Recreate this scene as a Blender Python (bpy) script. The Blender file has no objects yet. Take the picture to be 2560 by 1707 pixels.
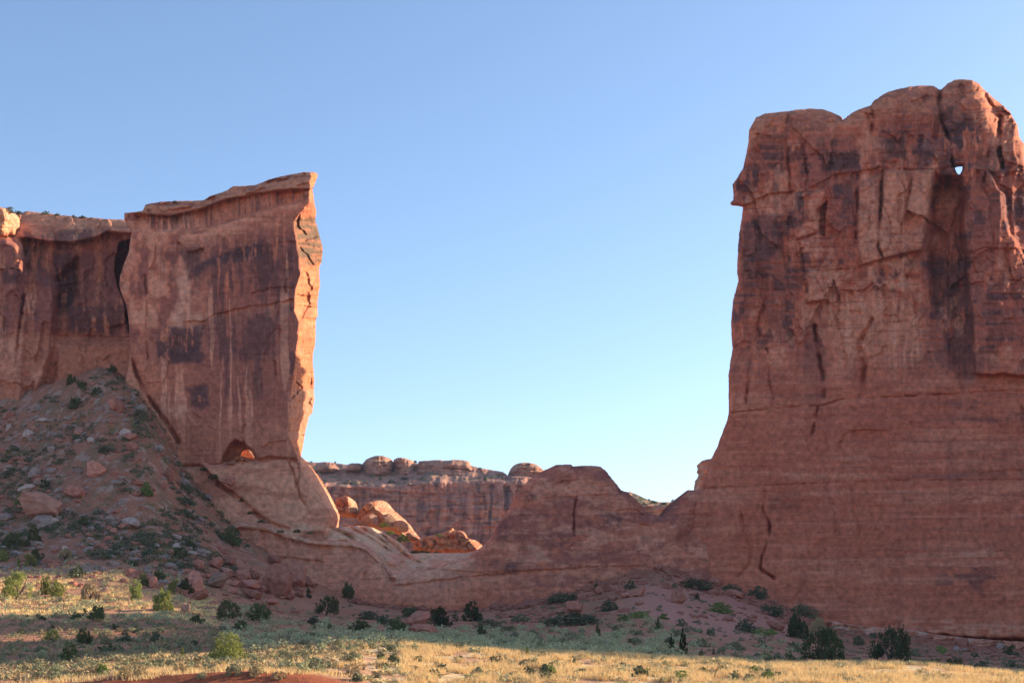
import bpy, math, random
import numpy as np

# ------------------------------------------------------------------ camera, sky, sun
SC = bpy.context.scene
COL = SC.collection
FP, CX, HY = 2560 * 50 / 36.0, 1280.0, 1560.0      # focal length and horizon in photo pixels

cam = bpy.data.cameras.new('camera')
cam.lens = 50
cam.sensor_width = 36
cam.shift_y = (HY - 853.5) / 2560
cam.clip_start = 0.5
cam.clip_end = 20000
camo = bpy.data.objects.new('camera', cam)
COL.objects.link(camo)
camo.location = (0, 0, 0)
camo.rotation_euler = (math.radians(90), 0, 0)
SC.camera = camo

SUN_AZ, SUN_EL = math.radians(67), math.radians(18)   # azimuth from +Y (view) towards +X (right)
world = bpy.data.worlds.new('World')
SC.world = world
world.use_nodes = True
wn = world.node_tree
bgn = wn.nodes['Background']
sky = wn.nodes.new('ShaderNodeTexSky')
sky.sky_type = 'NISHITA'
sky.sun_disc = False
sky.sun_elevation = SUN_EL
sky.sun_rotation = SUN_AZ
sky.altitude = 1300
sky.air_density = 0.9
sky.dust_density = 2.2
sky.ozone_density = 2.0
wn.links.new(sky.outputs[0], bgn.inputs['Color'])
bgn.inputs['Strength'].default_value = 0.15

sl = bpy.data.lights.new('sun', 'SUN')
sl.energy = 5.0
sl.angle = math.radians(0.5)
sl.color = (1.0, 0.83, 0.60)
so = bpy.data.objects.new('sun', sl)
COL.objects.link(so)
_S = (math.cos(SUN_EL) * math.sin(SUN_AZ), math.cos(SUN_EL) * math.cos(SUN_AZ), math.sin(SUN_EL))
import mathutils
so.rotation_euler = mathutils.Vector(_S).to_track_quat('Z', 'Y').to_euler()
so.location = (300, 100, 300)

SC.view_settings.view_transform = 'Standard'
SC.view_settings.look = 'None'
SC.view_settings.exposure = 0.84
SC.view_settings.gamma = 1
SC.view_settings.use_curve_mapping = False
SC.cycles.max_bounces = 5
SC.cycles.diffuse_bounces = 3
SC.cycles.transparent_max_bounces = 4

# ------------------------------------------------------------------ numpy helpers
def _hash(i, j, s):
    h = (i.astype(np.int64) * 374761393 + j.astype(np.int64) * 668265263 + s * 1442695041) & 0xffffffff
    h = ((h ^ (h >> 13)) * 1274126177) & 0xffffffff
    h = (h ^ (h >> 16)) & 0xffffffff
    h = (h * 2246822519) & 0xffffffff
    return ((h ^ (h >> 15)) & 0xffffff) / float(0xffffff)

def vn(x, y, s=0):
    """smooth value noise, -1..1"""
    xi, yi = np.floor(x), np.floor(y)
    fx, fy = x - xi, y - yi
    fx = fx * fx * fx * (fx * (fx * 6 - 15) + 10)
    fy = fy * fy * fy * (fy * (fy * 6 - 15) + 10)
    a, b = _hash(xi, yi, s), _hash(xi + 1, yi, s)
    c, d = _hash(xi, yi + 1, s), _hash(xi + 1, yi + 1, s)
    return ((a + (b - a) * fx) * (1 - fy) + (c + (d - c) * fx) * fy) * 2 - 1

def fbm(x, y, o=4, s=0, g=0.5):
    r, a, t = 0.0, 1.0, 0.0
    for k in range(o):
        r = r + a * vn(x * 2.03 ** k + 17.3 * k, y * 2.03 ** k - 9.1 * k, s + k)
        t += a
        a *= g
    return r / t

def cells(x, y, s=0):
    """voronoi: random value of the nearest cell, and the gap to the second nearest"""
    xi, yi = np.floor(x), np.floor(y)
    d1 = np.full(np.shape(x), 9.0)
    d2 = np.full(np.shape(x), 9.0)
    v = np.zeros(np.shape(x))
    for i in (-1, 0, 1):
        for j in (-1, 0, 1):
            cx = xi + i
            cy = yi + j
            px = cx + 0.5 + 0.9 * (_hash(cx, cy, s) - 0.5)
            py = cy + 0.5 + 0.9 * (_hash(cx, cy, s + 7) - 0.5)
            d = np.hypot(x - px, y - py)
            near = d < d1
            d2 = np.where(near, d1, np.minimum(d2, d))
            v = np.where(near, _hash(cx, cy, s + 13), v)
            d1 = np.where(near, d, d1)
    return v, d2 - d1

def sm(a, b, x):
    t = np.clip((x - a) / (b - a), 0, 1)
    return t * t * (3 - 2 * t)

def seg_near(x, y, P, closed):
    P = np.asarray(P, float)
    n = len(P)
    best = np.full(x.shape, 1e18)
    bx, by = np.zeros(x.shape), np.zeros(x.shape)
    for i in range(n if closed else n - 1):
        a, b = P[i], P[(i + 1) % n]
        d = b - a
        L = max(d @ d, 1e-9)
        t = np.clip(((x - a[0]) * d[0] + (y - a[1]) * d[1]) / L, 0, 1)
        qx, qy = a[0] + t * d[0], a[1] + t * d[1]
        e = (x - qx) ** 2 + (y - qy) ** 2
        m = e < best
        best = np.where(m, e, best)
        bx = np.where(m, qx, bx)
        by = np.where(m, qy, by)
    return np.sqrt(best), bx, by

def inside(x, y, P):
    c = np.zeros(x.shape, bool)
    n = len(P)
    for i in range(n):
        (x0, y0), (x1, y1) = P[i], P[(i + 1) % n]
        if y0 == y1:
            continue
        c ^= ((y0 > y) != (y1 > y)) & (x < (x1 - x0) * (y - y0) / (y1 - y0) + x0)
    return c

def sdf(x, y, P):
    d, bx, by = seg_near(x, y, P, True)
    return np.where(inside(x, y, P), d, -d), bx, by

def region(x, y, P, soft=6.0, warp=0.0, s=50):
    """1 inside the outline P, 0 outside, soft edge; the edge wanders by `warp`"""
    if warp:
        x = x + warp * fbm(x / (warp * 4 + 6), y / (warp * 4 + 6), 3, s)
        y = y + warp * fbm(x / (warp * 4 + 6), y / (warp * 4 + 6), 3, s + 31)
    P = np.asarray(P, float)
    lo, hi = P.min(0) - soft * 2, P.max(0) + soft * 2
    out = np.zeros(x.shape)
    m = (x > lo[0]) & (x < hi[0]) & (y > lo[1]) & (y < hi[1])
    if m.any():
        out[m] = sm(-soft, soft, sdf(x[m], y[m], [tuple(p) for p in P])[0])
    return out

def crack(x, y, P, w, s=3):
    """1 on the line P falling off over w pixels"""
    P = np.asarray(P, float)
    lo, hi = P.min(0) - w * 4 - 4, P.max(0) + w * 4 + 4
    out = np.zeros(x.shape)
    m = (x > lo[0]) & (x < hi[0]) & (y > lo[1]) & (y < hi[1])
    if m.any():
        xx = x[m] + 2.5 * fbm(x[m] / 9, y[m] / 9, 2, s)
        yy = y[m] + 2.5 * fbm(x[m] / 9, y[m] / 9, 2, s + 5)
        out[m] = np.exp(-(seg_near(xx, yy, P, False)[0] / (0.62 * w + 0.3)) ** 2) * np.clip(0.55 + 0.9 * fbm(xx / 30, yy / 30, 2, s + 70), 0.1, 1)
    return out

def ledge(x, y, P, h, fade=25, s=3, rough=3.0):
    """an overhang along the roughly level line P (left to right): 1 just below it, fading over h pixels downwards"""
    P = np.asarray(P, float)
    L = np.interp(x, P[:, 0], P[:, 1]) + rough * fbm(x / 14, y * 0 + s, 3, s)
    dy = y - L
    e = sm(P[0, 0] - fade, P[0, 0], x) * (1 - sm(P[-1, 0], P[-1, 0] + fade, x))
    return np.where(dy > 0, np.exp(-dy / h), 0.0) * e * (0.75 + 0.5 * fbm(x / 20, y * 0, 2, s + 9))

def side(x, y, P, h, fade=25, s=3, rough=3.0):
    """a step along the roughly upright line P (top to bottom): 1 just right of it, fading over h pixels to the right (h<0: left)"""
    P = np.asarray(P, float)
    L = np.interp(y, P[:, 1], P[:, 0]) + rough * fbm(y / 14, x * 0 + s, 3, s)
    dx = (x - L) * (1 if h > 0 else -1)
    e = sm(P[0, 1] - fade, P[0, 1], y) * (1 - sm(P[-1, 1], P[-1, 1] + fade, y))
    return np.where(dx > 0, np.exp(-dx / abs(h)), 0.0) * e

def mix(c, col, m):
    return c + (np.asarray(col) - c) * np.clip(m, 0, 1)[:, None]

# ------------------------------------------------------------------ object helpers
def tag(o, label=None, cat=None, group=None, kind=None):
    if label: o['label'] = label
    if cat: o['category'] = cat
    if group: o['group'] = group
    if kind: o['kind'] = kind
    return o

def empty(name, loc):
    o = bpy.data.objects.new(name, None)
    o.empty_display_size = 0.3
    o.location = loc
    COL.objects.link(o)
    return o

def mesh_np(name, V, faces, mat, col=None, smooth=True, parent=None, link=True):
    """V (n,3); faces (m,3|4) index array; col (n,3) linear colours -> attribute 'Col'"""
    me = bpy.data.meshes.new(name)
    V = np.ascontiguousarray(V, dtype=np.float32)
    F = np.ascontiguousarray(faces, dtype=np.int32)
    k = F.shape[1]
    me.vertices.add(len(V))
    me.vertices.foreach_set('co', V.ravel())
    me.loops.add(F.size)
    me.loops.foreach_set('vertex_index', F.ravel())
    me.polygons.add(len(F))
    me.polygons.foreach_set('loop_start', np.arange(0, F.size, k, dtype=np.int32))
    me.update(calc_edges=True)
    me.polygons.foreach_set('use_smooth', np.full(len(F), smooth))
    if col is not None:
        a = me.attributes.new('Col', 'FLOAT_COLOR', 'POINT')
        c4 = np.ones((len(V), 4), np.float32)
        c4[:, :3] = np.clip(col, 0, 1)
        a.data.foreach_set('color', c4.ravel())
    me.materials.append(mat)
    o = bpy.data.objects.new(name, me)
    if link: COL.objects.link(o)
    if parent is not None: o.parent = parent
    return o

def P3(x, y, D):
    return ((x - CX) / FP * D, D, (HY - y) / FP * D)

def rock_sheet(name, poly, step, depth, color, mat, thick, shear=0.0, holes=(), rough=1.5, rnd=(10, 2.5), seed=1, parent=None, origin=None, back_in=0.0, warm=1.24, lift=None):
    """A closed rock body. `poly` is its outline as seen by the photographer, `depth` gives the distance of every
    point of its face (m), the back lies `thick` metres behind the face and is shifted sideways by shear*thickness."""
    poly = [tuple(map(float, p)) for p in poly]
    A = np.array(poly)
    gx = np.arange(A[:, 0].min() - step, A[:, 0].max() + 2 * step, step)
    gy = np.arange(A[:, 1].min() - step, A[:, 1].max() + 2 * step, step)
    X, Y = np.meshgrid(gx, gy)
    shp = X.shape
    x, y = X.ravel(), Y.ravel()
    sd, bx, by = sdf(x, y, poly)
    for h in holes:
        hd, hx, hy = sdf(x, y, h)
        m = -hd < sd
        sd = np.where(m, -hd, sd)
        bx = np.where(m, hx, bx)
        by = np.where(m, hy, by)
    ok = (sd > -0.62 * step).reshape(shp)
    q = ok[:-1, :-1] & ok[1:, :-1] & ok[:-1, 1:] & ok[1:, 1:]
    idx = np.arange(x.size).reshape(shp)
    F = np.stack([idx[:-1, :-1][q], idx[1:, :-1][q], idx[1:, 1:][q], idx[:-1, 1:][q]], 1)
    used = np.unique(F)
    remap = np.zeros(x.size, np.int64)
    remap[used] = np.arange(len(used))
    F = remap[F]
    x, y, sd, bx, by = x[used], y[used], sd[used], bx[used], by[used]
    snap = sd < 0.35 * step
    x = np.where(snap, bx, x)
    y = np.where(snap, by, y)
    sd = np.where(snap, 0, sd)
    D = depth(x, y, sd)
    if rnd:
        t = np.clip(sd / rnd[0], 0, 1)
        D = D + rnd[1] * (1 - np.sqrt(np.clip(1 - (1 - t) ** 2, 0, 1)))
    if color is not None:
        col = np.clip(color(x, y) * np.array((warm * 1.10, 1.07, 0.90)), 0, 0.72)
    if rough:
        e = np.exp(-sd / 30)
        rx = fbm(x / 22, y / 22, 4, seed) * rough * e
        ry = fbm(x / 22, y / 22, 4, seed + 77) * rough * e
        x, y = x + rx, y + ry
    V = np.stack([(x - CX) / FP * D, D, (HY - y) / FP * D], 1)
    n = len(V)
    Db = np.maximum(D.min() * 0.5 + D.max() * 0.5 + thick, D + 1.0) if np.isscalar(thick) else D + thick(x, y, sd)
    Db = Db - back_in * np.exp(-sd / 12)
    B = np.stack([V[:, 0] + shear * (Db - D), Db, V[:, 2]], 1)
    if lift is not None:
        B[:, 2] += lift(x, y) * (Db - D)
    # rim
    E = np.concatenate([F[:, [0, 1]], F[:, [1, 2]], F[:, [2, 3]], F[:, [3, 0]]])
    key = np.sort(E, 1)
    kk = key[:, 0] * n + key[:, 1]
    _, first, cnt = np.unique(kk, return_index=True, return_counts=True)
    R = E[first[cnt == 1]]
    rim = np.stack([R[:, 1], R[:, 0], R[:, 0] + n, R[:, 1] + n], 1)
    V = np.concatenate([V, B])
    F = np.concatenate([F, F[:, ::-1] + n, rim])
    if origin is not None:
        V = V - np.asarray(origin)
    o = mesh_np(name, V, F, mat, np.concatenate([col, col]), True, parent)
    if origin is not None:
        o.location = origin
    return o

# ------------------------------------------------------------------ materials
def new_mat(name):
    m = bpy.data.materials.new(name)
    m.use_nodes = True
    nt = m.node_tree
    b = nt.nodes['Principled BSDF']
    b.inputs['Roughness'].default_value = 0.95
    b.inputs['Specular IOR Level'].default_value = 0.1
    return m, nt, b

def rock_mat(name, grain=0.9, bump=0.35, base=None):
    m, nt, b = new_mat(name)
    N, L = nt.nodes.new, nt.links.new
    tc = N('ShaderNodeTexCoord')
    n1 = N('ShaderNodeTexNoise'); n1.inputs['Scale'].default_value = grain; n1.inputs['Detail'].default_value = 7; n1.inputs['Roughness'].default_value = 0.65
    L(tc.outputs['Object'], n1.inputs['Vector'])
    mp = N('ShaderNodeMapping'); mp.inputs['Scale'].default_value = (0.25, 0.25, 3.2)
    L(tc.outputs['Object'], mp.inputs['Vector'])
    n2 = N('ShaderNodeTexNoise'); n2.inputs['Scale'].default_value = 1.0; n2.inputs['Detail'].default_value = 5
    L(mp.outputs[0], n2.inputs['Vector'])
    if base is None:
        at = N('ShaderNodeAttribute'); at.attribute_name = 'Col'
        src = at.outputs['Color']
    else:
        rg = N('ShaderNodeRGB'); rg.outputs[0].default_value = (*base, 1)
        oi = N('ShaderNodeObjectInfo')
        hs = N('ShaderNodeHueSaturation')
        mr = N('ShaderNodeMapRange'); mr.inputs['To Min'].default_value = 0.72; mr.inputs['To Max'].default_value = 1.25
        L(oi.outputs['Random'], mr.inputs['Value']); L(mr.outputs[0], hs.inputs['Value']); L(rg.outputs[0], hs.inputs['Color'])
        src = hs.outputs[0]
    h = N('ShaderNodeMath'); h.operation = 'MULTIPLY'; h.inputs[1].default_value = 0.12
    L(n2.outputs['Fac'], h.inputs[0])
    a = N('ShaderNodeMath'); a.operation = 'MULTIPLY_ADD'; a.inputs[1].default_value = 1.88
    L(n1.outputs['Fac'], a.inputs[0]); L(h.outputs[0], a.inputs[2])
    mr2 = N('ShaderNodeMapRange'); mr2.inputs['From Min'].default_value = 0.6; mr2.inputs['From Max'].default_value = 1.4
    mr2.inputs['To Min'].default_value = 0.64; mr2.inputs['To Max'].default_value = 1.38
    L(a.outputs[0], mr2.inputs['Value'])
    mx = N('ShaderNodeVectorMath'); mx.operation = 'SCALE'
    L(src, mx.inputs[0]); L(mr2.outputs[0], mx.inputs['Scale'])
    L(mx.outputs[0], b.inputs['Base Color'])
    bp = N('ShaderNodeBump'); bp.inputs['Strength'].default_value = bump; bp.inputs['Distance'].default_value = 0.6
    L(a.outputs[0], bp.inputs['Height']); L(bp.outputs[0], b.inputs['Normal'])
    return m
# ------------------------------------------------------------------ palettes (albedo)
RED = (0.450, 0.182, 0.118)
DEEP = (0.370, 0.135, 0.092)
BUFF = (0.550, 0.315, 0.232)
PALE = (0.580, 0.400, 0.315)
PURP = (0.235, 0.106, 0.095)
VARN_SHADE = (0.090, 0.056, 0.064)
ORNG = (0.400, 0.180, 0.098)
M_ROCK = rock_mat('sandstone', 0.9, 0.35)
M_MESA = rock_mat('far_sandstone', 0.25, 0.3)

def cv(ox, oy, s):
    return lambda *p: [(ox + a * s, oy + b * s) for a, b in p]

C8 = cv(1760, 150, 0.4782)
C9 = cv(1760, 800, 0.4782)
C1 = cv(0, 400, 0.3827)
C2 = cv(0, 900, 0.3827)
F1 = cv(250, 400, 0.3188)
F2 = cv(400, 850, 0.3189)
C4 = cv(700, 1050, 0.2976)
C5 = cv(1300, 1050, 0.3189)

def streaks(x, y, s, w=7.0, h=170.0):
    xx = x + 6 * fbm(x / 60, y / 60, 2, s + 3)
    return 0.6 * fbm(xx / w, y / h, 3, s) + 0.4 * fbm(xx / (w * 3.5), y / (h * 1.3), 3, s + 11)

def bedlines(x, y, s):
    """thin partings between beds: 1 on the line"""
    w = (y + 0.05 * (x - 1280) + 5 * fbm(x / 140, y / 140, 2, s)) / 7.5
    k = np.floor(w)
    on = _hash(k, k * 0 + 3, s) > 0.74
    part = sm(-0.05, 0.25, fbm(x / 55 + 9 * _hash(k, k * 0, s + 1), k * 7.7, 2, s + 2))
    return np.where(on, np.exp(-(((w - k) - 0.5) / 0.17) ** 2) * part, 0)

def base_disp(x, y, s, A=1.0, chipk=1.0):
    wx, wy = x + 9 * fbm(x / 25, y / 25, 3, s + 51), y + 9 * fbm(x / 25, y / 25, 3, s + 52)
    chip = cells(wx / 19, wy / 27, s + 53)[0] - 0.5
    where = sm(-0.05, 0.35, fbm(x / 80, y / 80, 3, s + 54))
    return A * (0.9 * fbm(x / 90, y / 130, 4, s) + 0.20 * fbm(x / 160, y / 7, 3, s + 20) + 0.30 * chipk * fbm(x / 16, y / 22, 4, s + 40, 0.6) + 0.75 * chipk * where * chip + 0.24 * (0.3 + 0.7 * chipk) * bedlines(x, y, s + 60))

# ------------------------------------------------------------------ right-hand rock tower
TOWER = [(1681, 1640), (1680, 1417), (1681, 1398), (1695, 1362), (1711, 1340), (1724, 1324), (1734, 1267), (1753, 1229), (1756, 1216), (1778, 1146), (1797, 1106),
         (1822, 1034), (1822, 958), (1820, 939), (1824, 915), (1831, 868), (1829, 829), (1828, 796), (1832, 757), (1839, 724), (1846, 700), (1842, 671), (1845, 628), (1848, 580),
         (1854, 547), (1858, 519), (1848, 516), (1828, 514), (1826, 508), (1833, 499), (1832, 461), (1844, 442), (1858, 418), (1865, 389), (1871, 356), (1871, 327), (1882, 308), (1891, 293),
         (1913, 284), (1951, 280), (1970, 279), (1990, 275), (2028, 272), (2056, 273), (2080, 281), (2085, 293), (2102, 304), (2116, 293), (2128, 284), (2150, 273), (2176, 265),
         (2183, 255), (2200, 241), (2219, 231), (2243, 224), (2276, 217), (2310, 214), (2334, 215), (2350, 226), (2367, 210), (2386, 200), (2410, 198), (2429, 200), (2449, 210),
         (2458, 222), (2477, 238), (2496, 255), (2525, 279), (2535, 298), (2544, 313), (2549, 346), (2562, 362), (2560, 400), (2572, 440), (2566, 520), (2578, 600), (2570, 700), (2590, 800), (2584, 900),
         (2610, 1050), (2640, 1250), (2680, 1450), (2700, 1640)]
T_HOLE = C8((1309, 566), (1330, 558), (1354, 556), (1350, 580), (1336, 607), (1322, 590))

T_CRK = C9((130, 485), (370, 460), (600, 450), (720, 415), (900, 408), (1150, 390), (1320, 388), (1500, 372), (1800, 370))
T_CRK2 = C9((-60, 885), (300, 865), (600, 855), (870, 840), (1260, 835), (1900, 835))
T_COL = C8((1190, 690), (1225, 610), (1345, 600), (1352, 900), (1385, 1300), (1405, 1640), (1370, 1700), (1300, 1560), (1230, 1400), (1190, 1200), (1170, 1000))
T_BLKB = C8((940, 580), (1200, 572), (1195, 700), (1150, 900), (1140, 990), (1080, 1000), (940, 1040), (908, 980), (925, 760))
T_BLKA = C8((812, 650), (920, 600), (932, 590), (920, 760), (908, 1000), (935, 1040), (830, 1065), (797, 960), (805, 780))
T_FLC = C8((462, 700), (600, 690), (645, 655), (612, 780), (592, 900), (480, 940), (470, 880))
T_SLOT = C8((585, 790), (640, 740), (628, 920), (602, 912))
T_FLD = C8((480, 945), (600, 910), (612, 1100), (640, 1250), (545, 1270), (538, 1150))
T_FRESH = C8((620, 1105), (930, 1060), (1120, 1010), (1130, 1180), (960, 1200), (880, 1160), (820, 1180), (640, 1250))
T_FRESH2 = C8((640, 1260), (740, 1215), (960, 1200), (1120, 1300), (1180, 1500), (1240, 1750), (1200, 1860), (1040, 1850), (960, 1700), (860, 1560), (760, 1900), (640, 1880), (640, 1600))
T_BUTT = C8((1345, 600), (1365, 560), (1480, 560), (1560, 700), (1600, 900), (1700, 1100), (1700, 1650), (1420, 1640), (1395, 1300), (1362, 900))
T_CAPX = np.array(C8((180, 560), (300, 420), (430, 380), (600, 420), (720, 400), (870, 380), (1000, 320), (1150, 340), (1240, 330), (1400, 260), (1520, 420), (1700, 560)))

def tower_depth(x, y, sd):
    D = 296.0 + np.clip(1500 - y, 0, None) * 0.0055 - (x - 2200) * 0.0035
    D = D + 1.3 * sm(1350, 1560, y) * -1.0
    # faceted plates of the upper half
    wx = x + 18 * fbm(x / 50, y / 50, 3, 5)
    wy = y + 22 * fbm(x / 50, y / 50, 3, 6)
    up = 1 - sm(760, 960, y)
    c1, e1 = cells(wx / 95, wy / 210, 3)
    c2, e2 = cells(wx / 38, wy / 70, 8)
    D = D - up * (3.2 * (c1 - 0.5) + 0.8 * (c2 - 0.5)) + up * 1.8 * np.abs(vn(x / 34 + 0.4 * fbm(x / 60, y / 60, 2, 21), y / 260, 22))
    c3, e3 = cells(wx / 140, wy / 240, 19)
    D = D - (1 - up) * 0.25 * (c3 - 0.5)
    D = D + base_disp(x, y, 100, 0.75 + 0.5 * up, 0.18 + 0.9 * up)
    # named blocks
    D = D - 1.6 * region(x, y, T_BLKA, 2.5, 5) - 2.6 * region(x, y, T_BLKB, 3, 5)
    D = D - 2.6 * region(x, y, T_FLC, 2.5, 5) + 4.0 * region(x, y, T_SLOT, 3, 3) - 2.0 * region(x, y, T_FLD, 2.5, 5)
    D = D + 8.5 * region(x, y, T_COL, 11, 14) * (1 - 0.8 * sm(560, 900, y)) - 3.0 * region(x, y, T_BUTT, 5, 8)
    D = D + 0.9 * ledge(x, y, C8((620, 1100), (800, 1082), (940, 1045), (1090, 1005), (1190, 995)), 60, s=4)
    D = D + 1.2 * ledge(x, y, C8((720, 1200), (830, 1205), (880, 1165)), 40, 10, 5) + 1.0 * ledge(x, y, C8((545, 1268), (640, 1255)), 40, 8, 6)
    D = D + 1.6 * ledge(x, y, C8((1030, 568), (1190, 566), (1290, 562)), 50, 15, 7, 2)
    D = D + 1.4 * ledge(x, y, C8((520, 690), (600, 640), (680, 600), (810, 580), (930, 560)), 45, 20, 8)
    D = D + 1.5 * ledge(x, y, C8((100, 765), (205, 764), (330, 700), (460, 690)), 26, 15, 18, 3)
    D = D + 1.2 * ledge(x, y, C8((1380, 1010), (1460, 980), (1640, 985), (1740, 1000)), 60, 15, 9)
    D = D + 1.0 * ledge(x, y, C8((1300, 1190), (1400, 1165), (1460, 1160)), 40, 10, 10)
    D = D + 0.8 * ledge(x, y, C9((732, 600), (760, 580), (850, 570), (945, 576)), 60, 8, 11, 1)
    D = D + 0.5 * ledge(x, y, C9((1450, 800), (1520, 785), (1670, 778)), 30, 8, 13, 2)
    # cap domes
    L = np.interp(x, T_CAPX[:, 0], T_CAPX[:, 1])
    cap = sm(0, 90, L - y)
    D = D + cap * (np.clip(L - y, 0, None) * 0.050 + 1.6 * (cells((x + 10 * fbm(x / 30, y / 30, 3, 23)) / 90, (y + 0.12 * (x - 2200) + 6 * fbm(x / 40, y / 40, 3, 24)) / 17, 25)[0] - 0.5))
    for P, w, d in ((C8((875, 235), (882, 300), (868, 380)), 5, 2.5), (C8((1232, 150), (1228, 230), (1245, 330), (1290, 430), (1300, 560)), 5, 3),
                    (C8((1470, 180), (1550, 300), (1540, 450), (1560, 560)), 7, 5), (C8((430, 330), (445, 268)), 4, 1.2),
                    (C8((430, 420), (440, 560), (450, 690)), 4, 1.2), (C8((520, 440), (540, 600), (530, 680)), 4, 1.0),
                    (C8((935, 580), (925, 760), (910, 980)), 4, 2.5), (C8((800, 600), (805, 780), (797, 960)), 4, 1.6),
                    (C8((1500, 400), (1470, 560), (1460, 640)), 4, 1.6), (C8((500, 960), (540, 1150), (545, 1260)), 4, 1.0),
                    (C8((1000, 1050), (1005, 1180)), 4, 0.8), (C8((1110, 1020), (1060, 1080), (1050, 1170)), 5, 1.0),
                    (C9((575, 30), (598, 180), (618, 270), (628, 400)), 6, 2.2), (C9((880, 0), (812, 130), (838, 240), (828, 390)), 8, 1.6),
                    (C9((320, 900), (310, 990), (345, 1070), (340, 1150), (300, 1230), (295, 1300), (370, 1350)), 4, 1.6),
                    (C9((250, 160), (230, 330), (220, 430)), 4, 0.9), (C9((330, 150), (345, 340), (365, 440)), 3, 0.9), (C9((595, 460), (565, 590)), 4, 1.0),
                    (C9((765, 830), (790, 1000), (830, 1160), (825, 1300)), 5, 0.5), (C9((195, 1020), (215, 1140), (248, 1200), (240, 1270), (180, 1340)), 5, 0.5),
                    (C9((700, 1250), (690, 1000), (640, 900), (720, 640)), 6, 0.4)):
        D = D + 1.6 * d * crack(x, y, P, w * 1.15)
    D = D + 1.2 * crack(x, y, T_CRK, 2.6) + 0.7 * crack(x, y, T_CRK2, 2.2) + 0.5 * ledge(x, y, C9((190, 1018), (222, 1018)), 40, 2, 3, 0.5)
    # flank that turns away at the right
    fl = np.interp(y, [180, 330, 560, 800, 1000, 1200, 1500], [2440, 2480, 2500, 2520, 2545, 2580, 2620])
    D = D + 0.032 * np.clip(x - fl, 0, None) + sm(0, 20, x - fl) * (2.6 * (cells(wx / 40, wy / 70, 62)[0] - 0.5) + 0.5 * fbm(x / 20, y / 30, 3, 63))
    # foot: undercut ledge near the ground
    ft = np.interp(x, [2000, 2130, 2300, 2450, 2560, 2700], [1540, 1553, 1556, 1566, 1572, 1580])
    D = D - 1.0 * sm(-70, 0, y - ft) + 4.0 * sm(6, 22, y - ft + 5 * fbm(x / 20, y * 0, 3, 44) - 14) * sm(1990, 2120, x)
    return D

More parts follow.
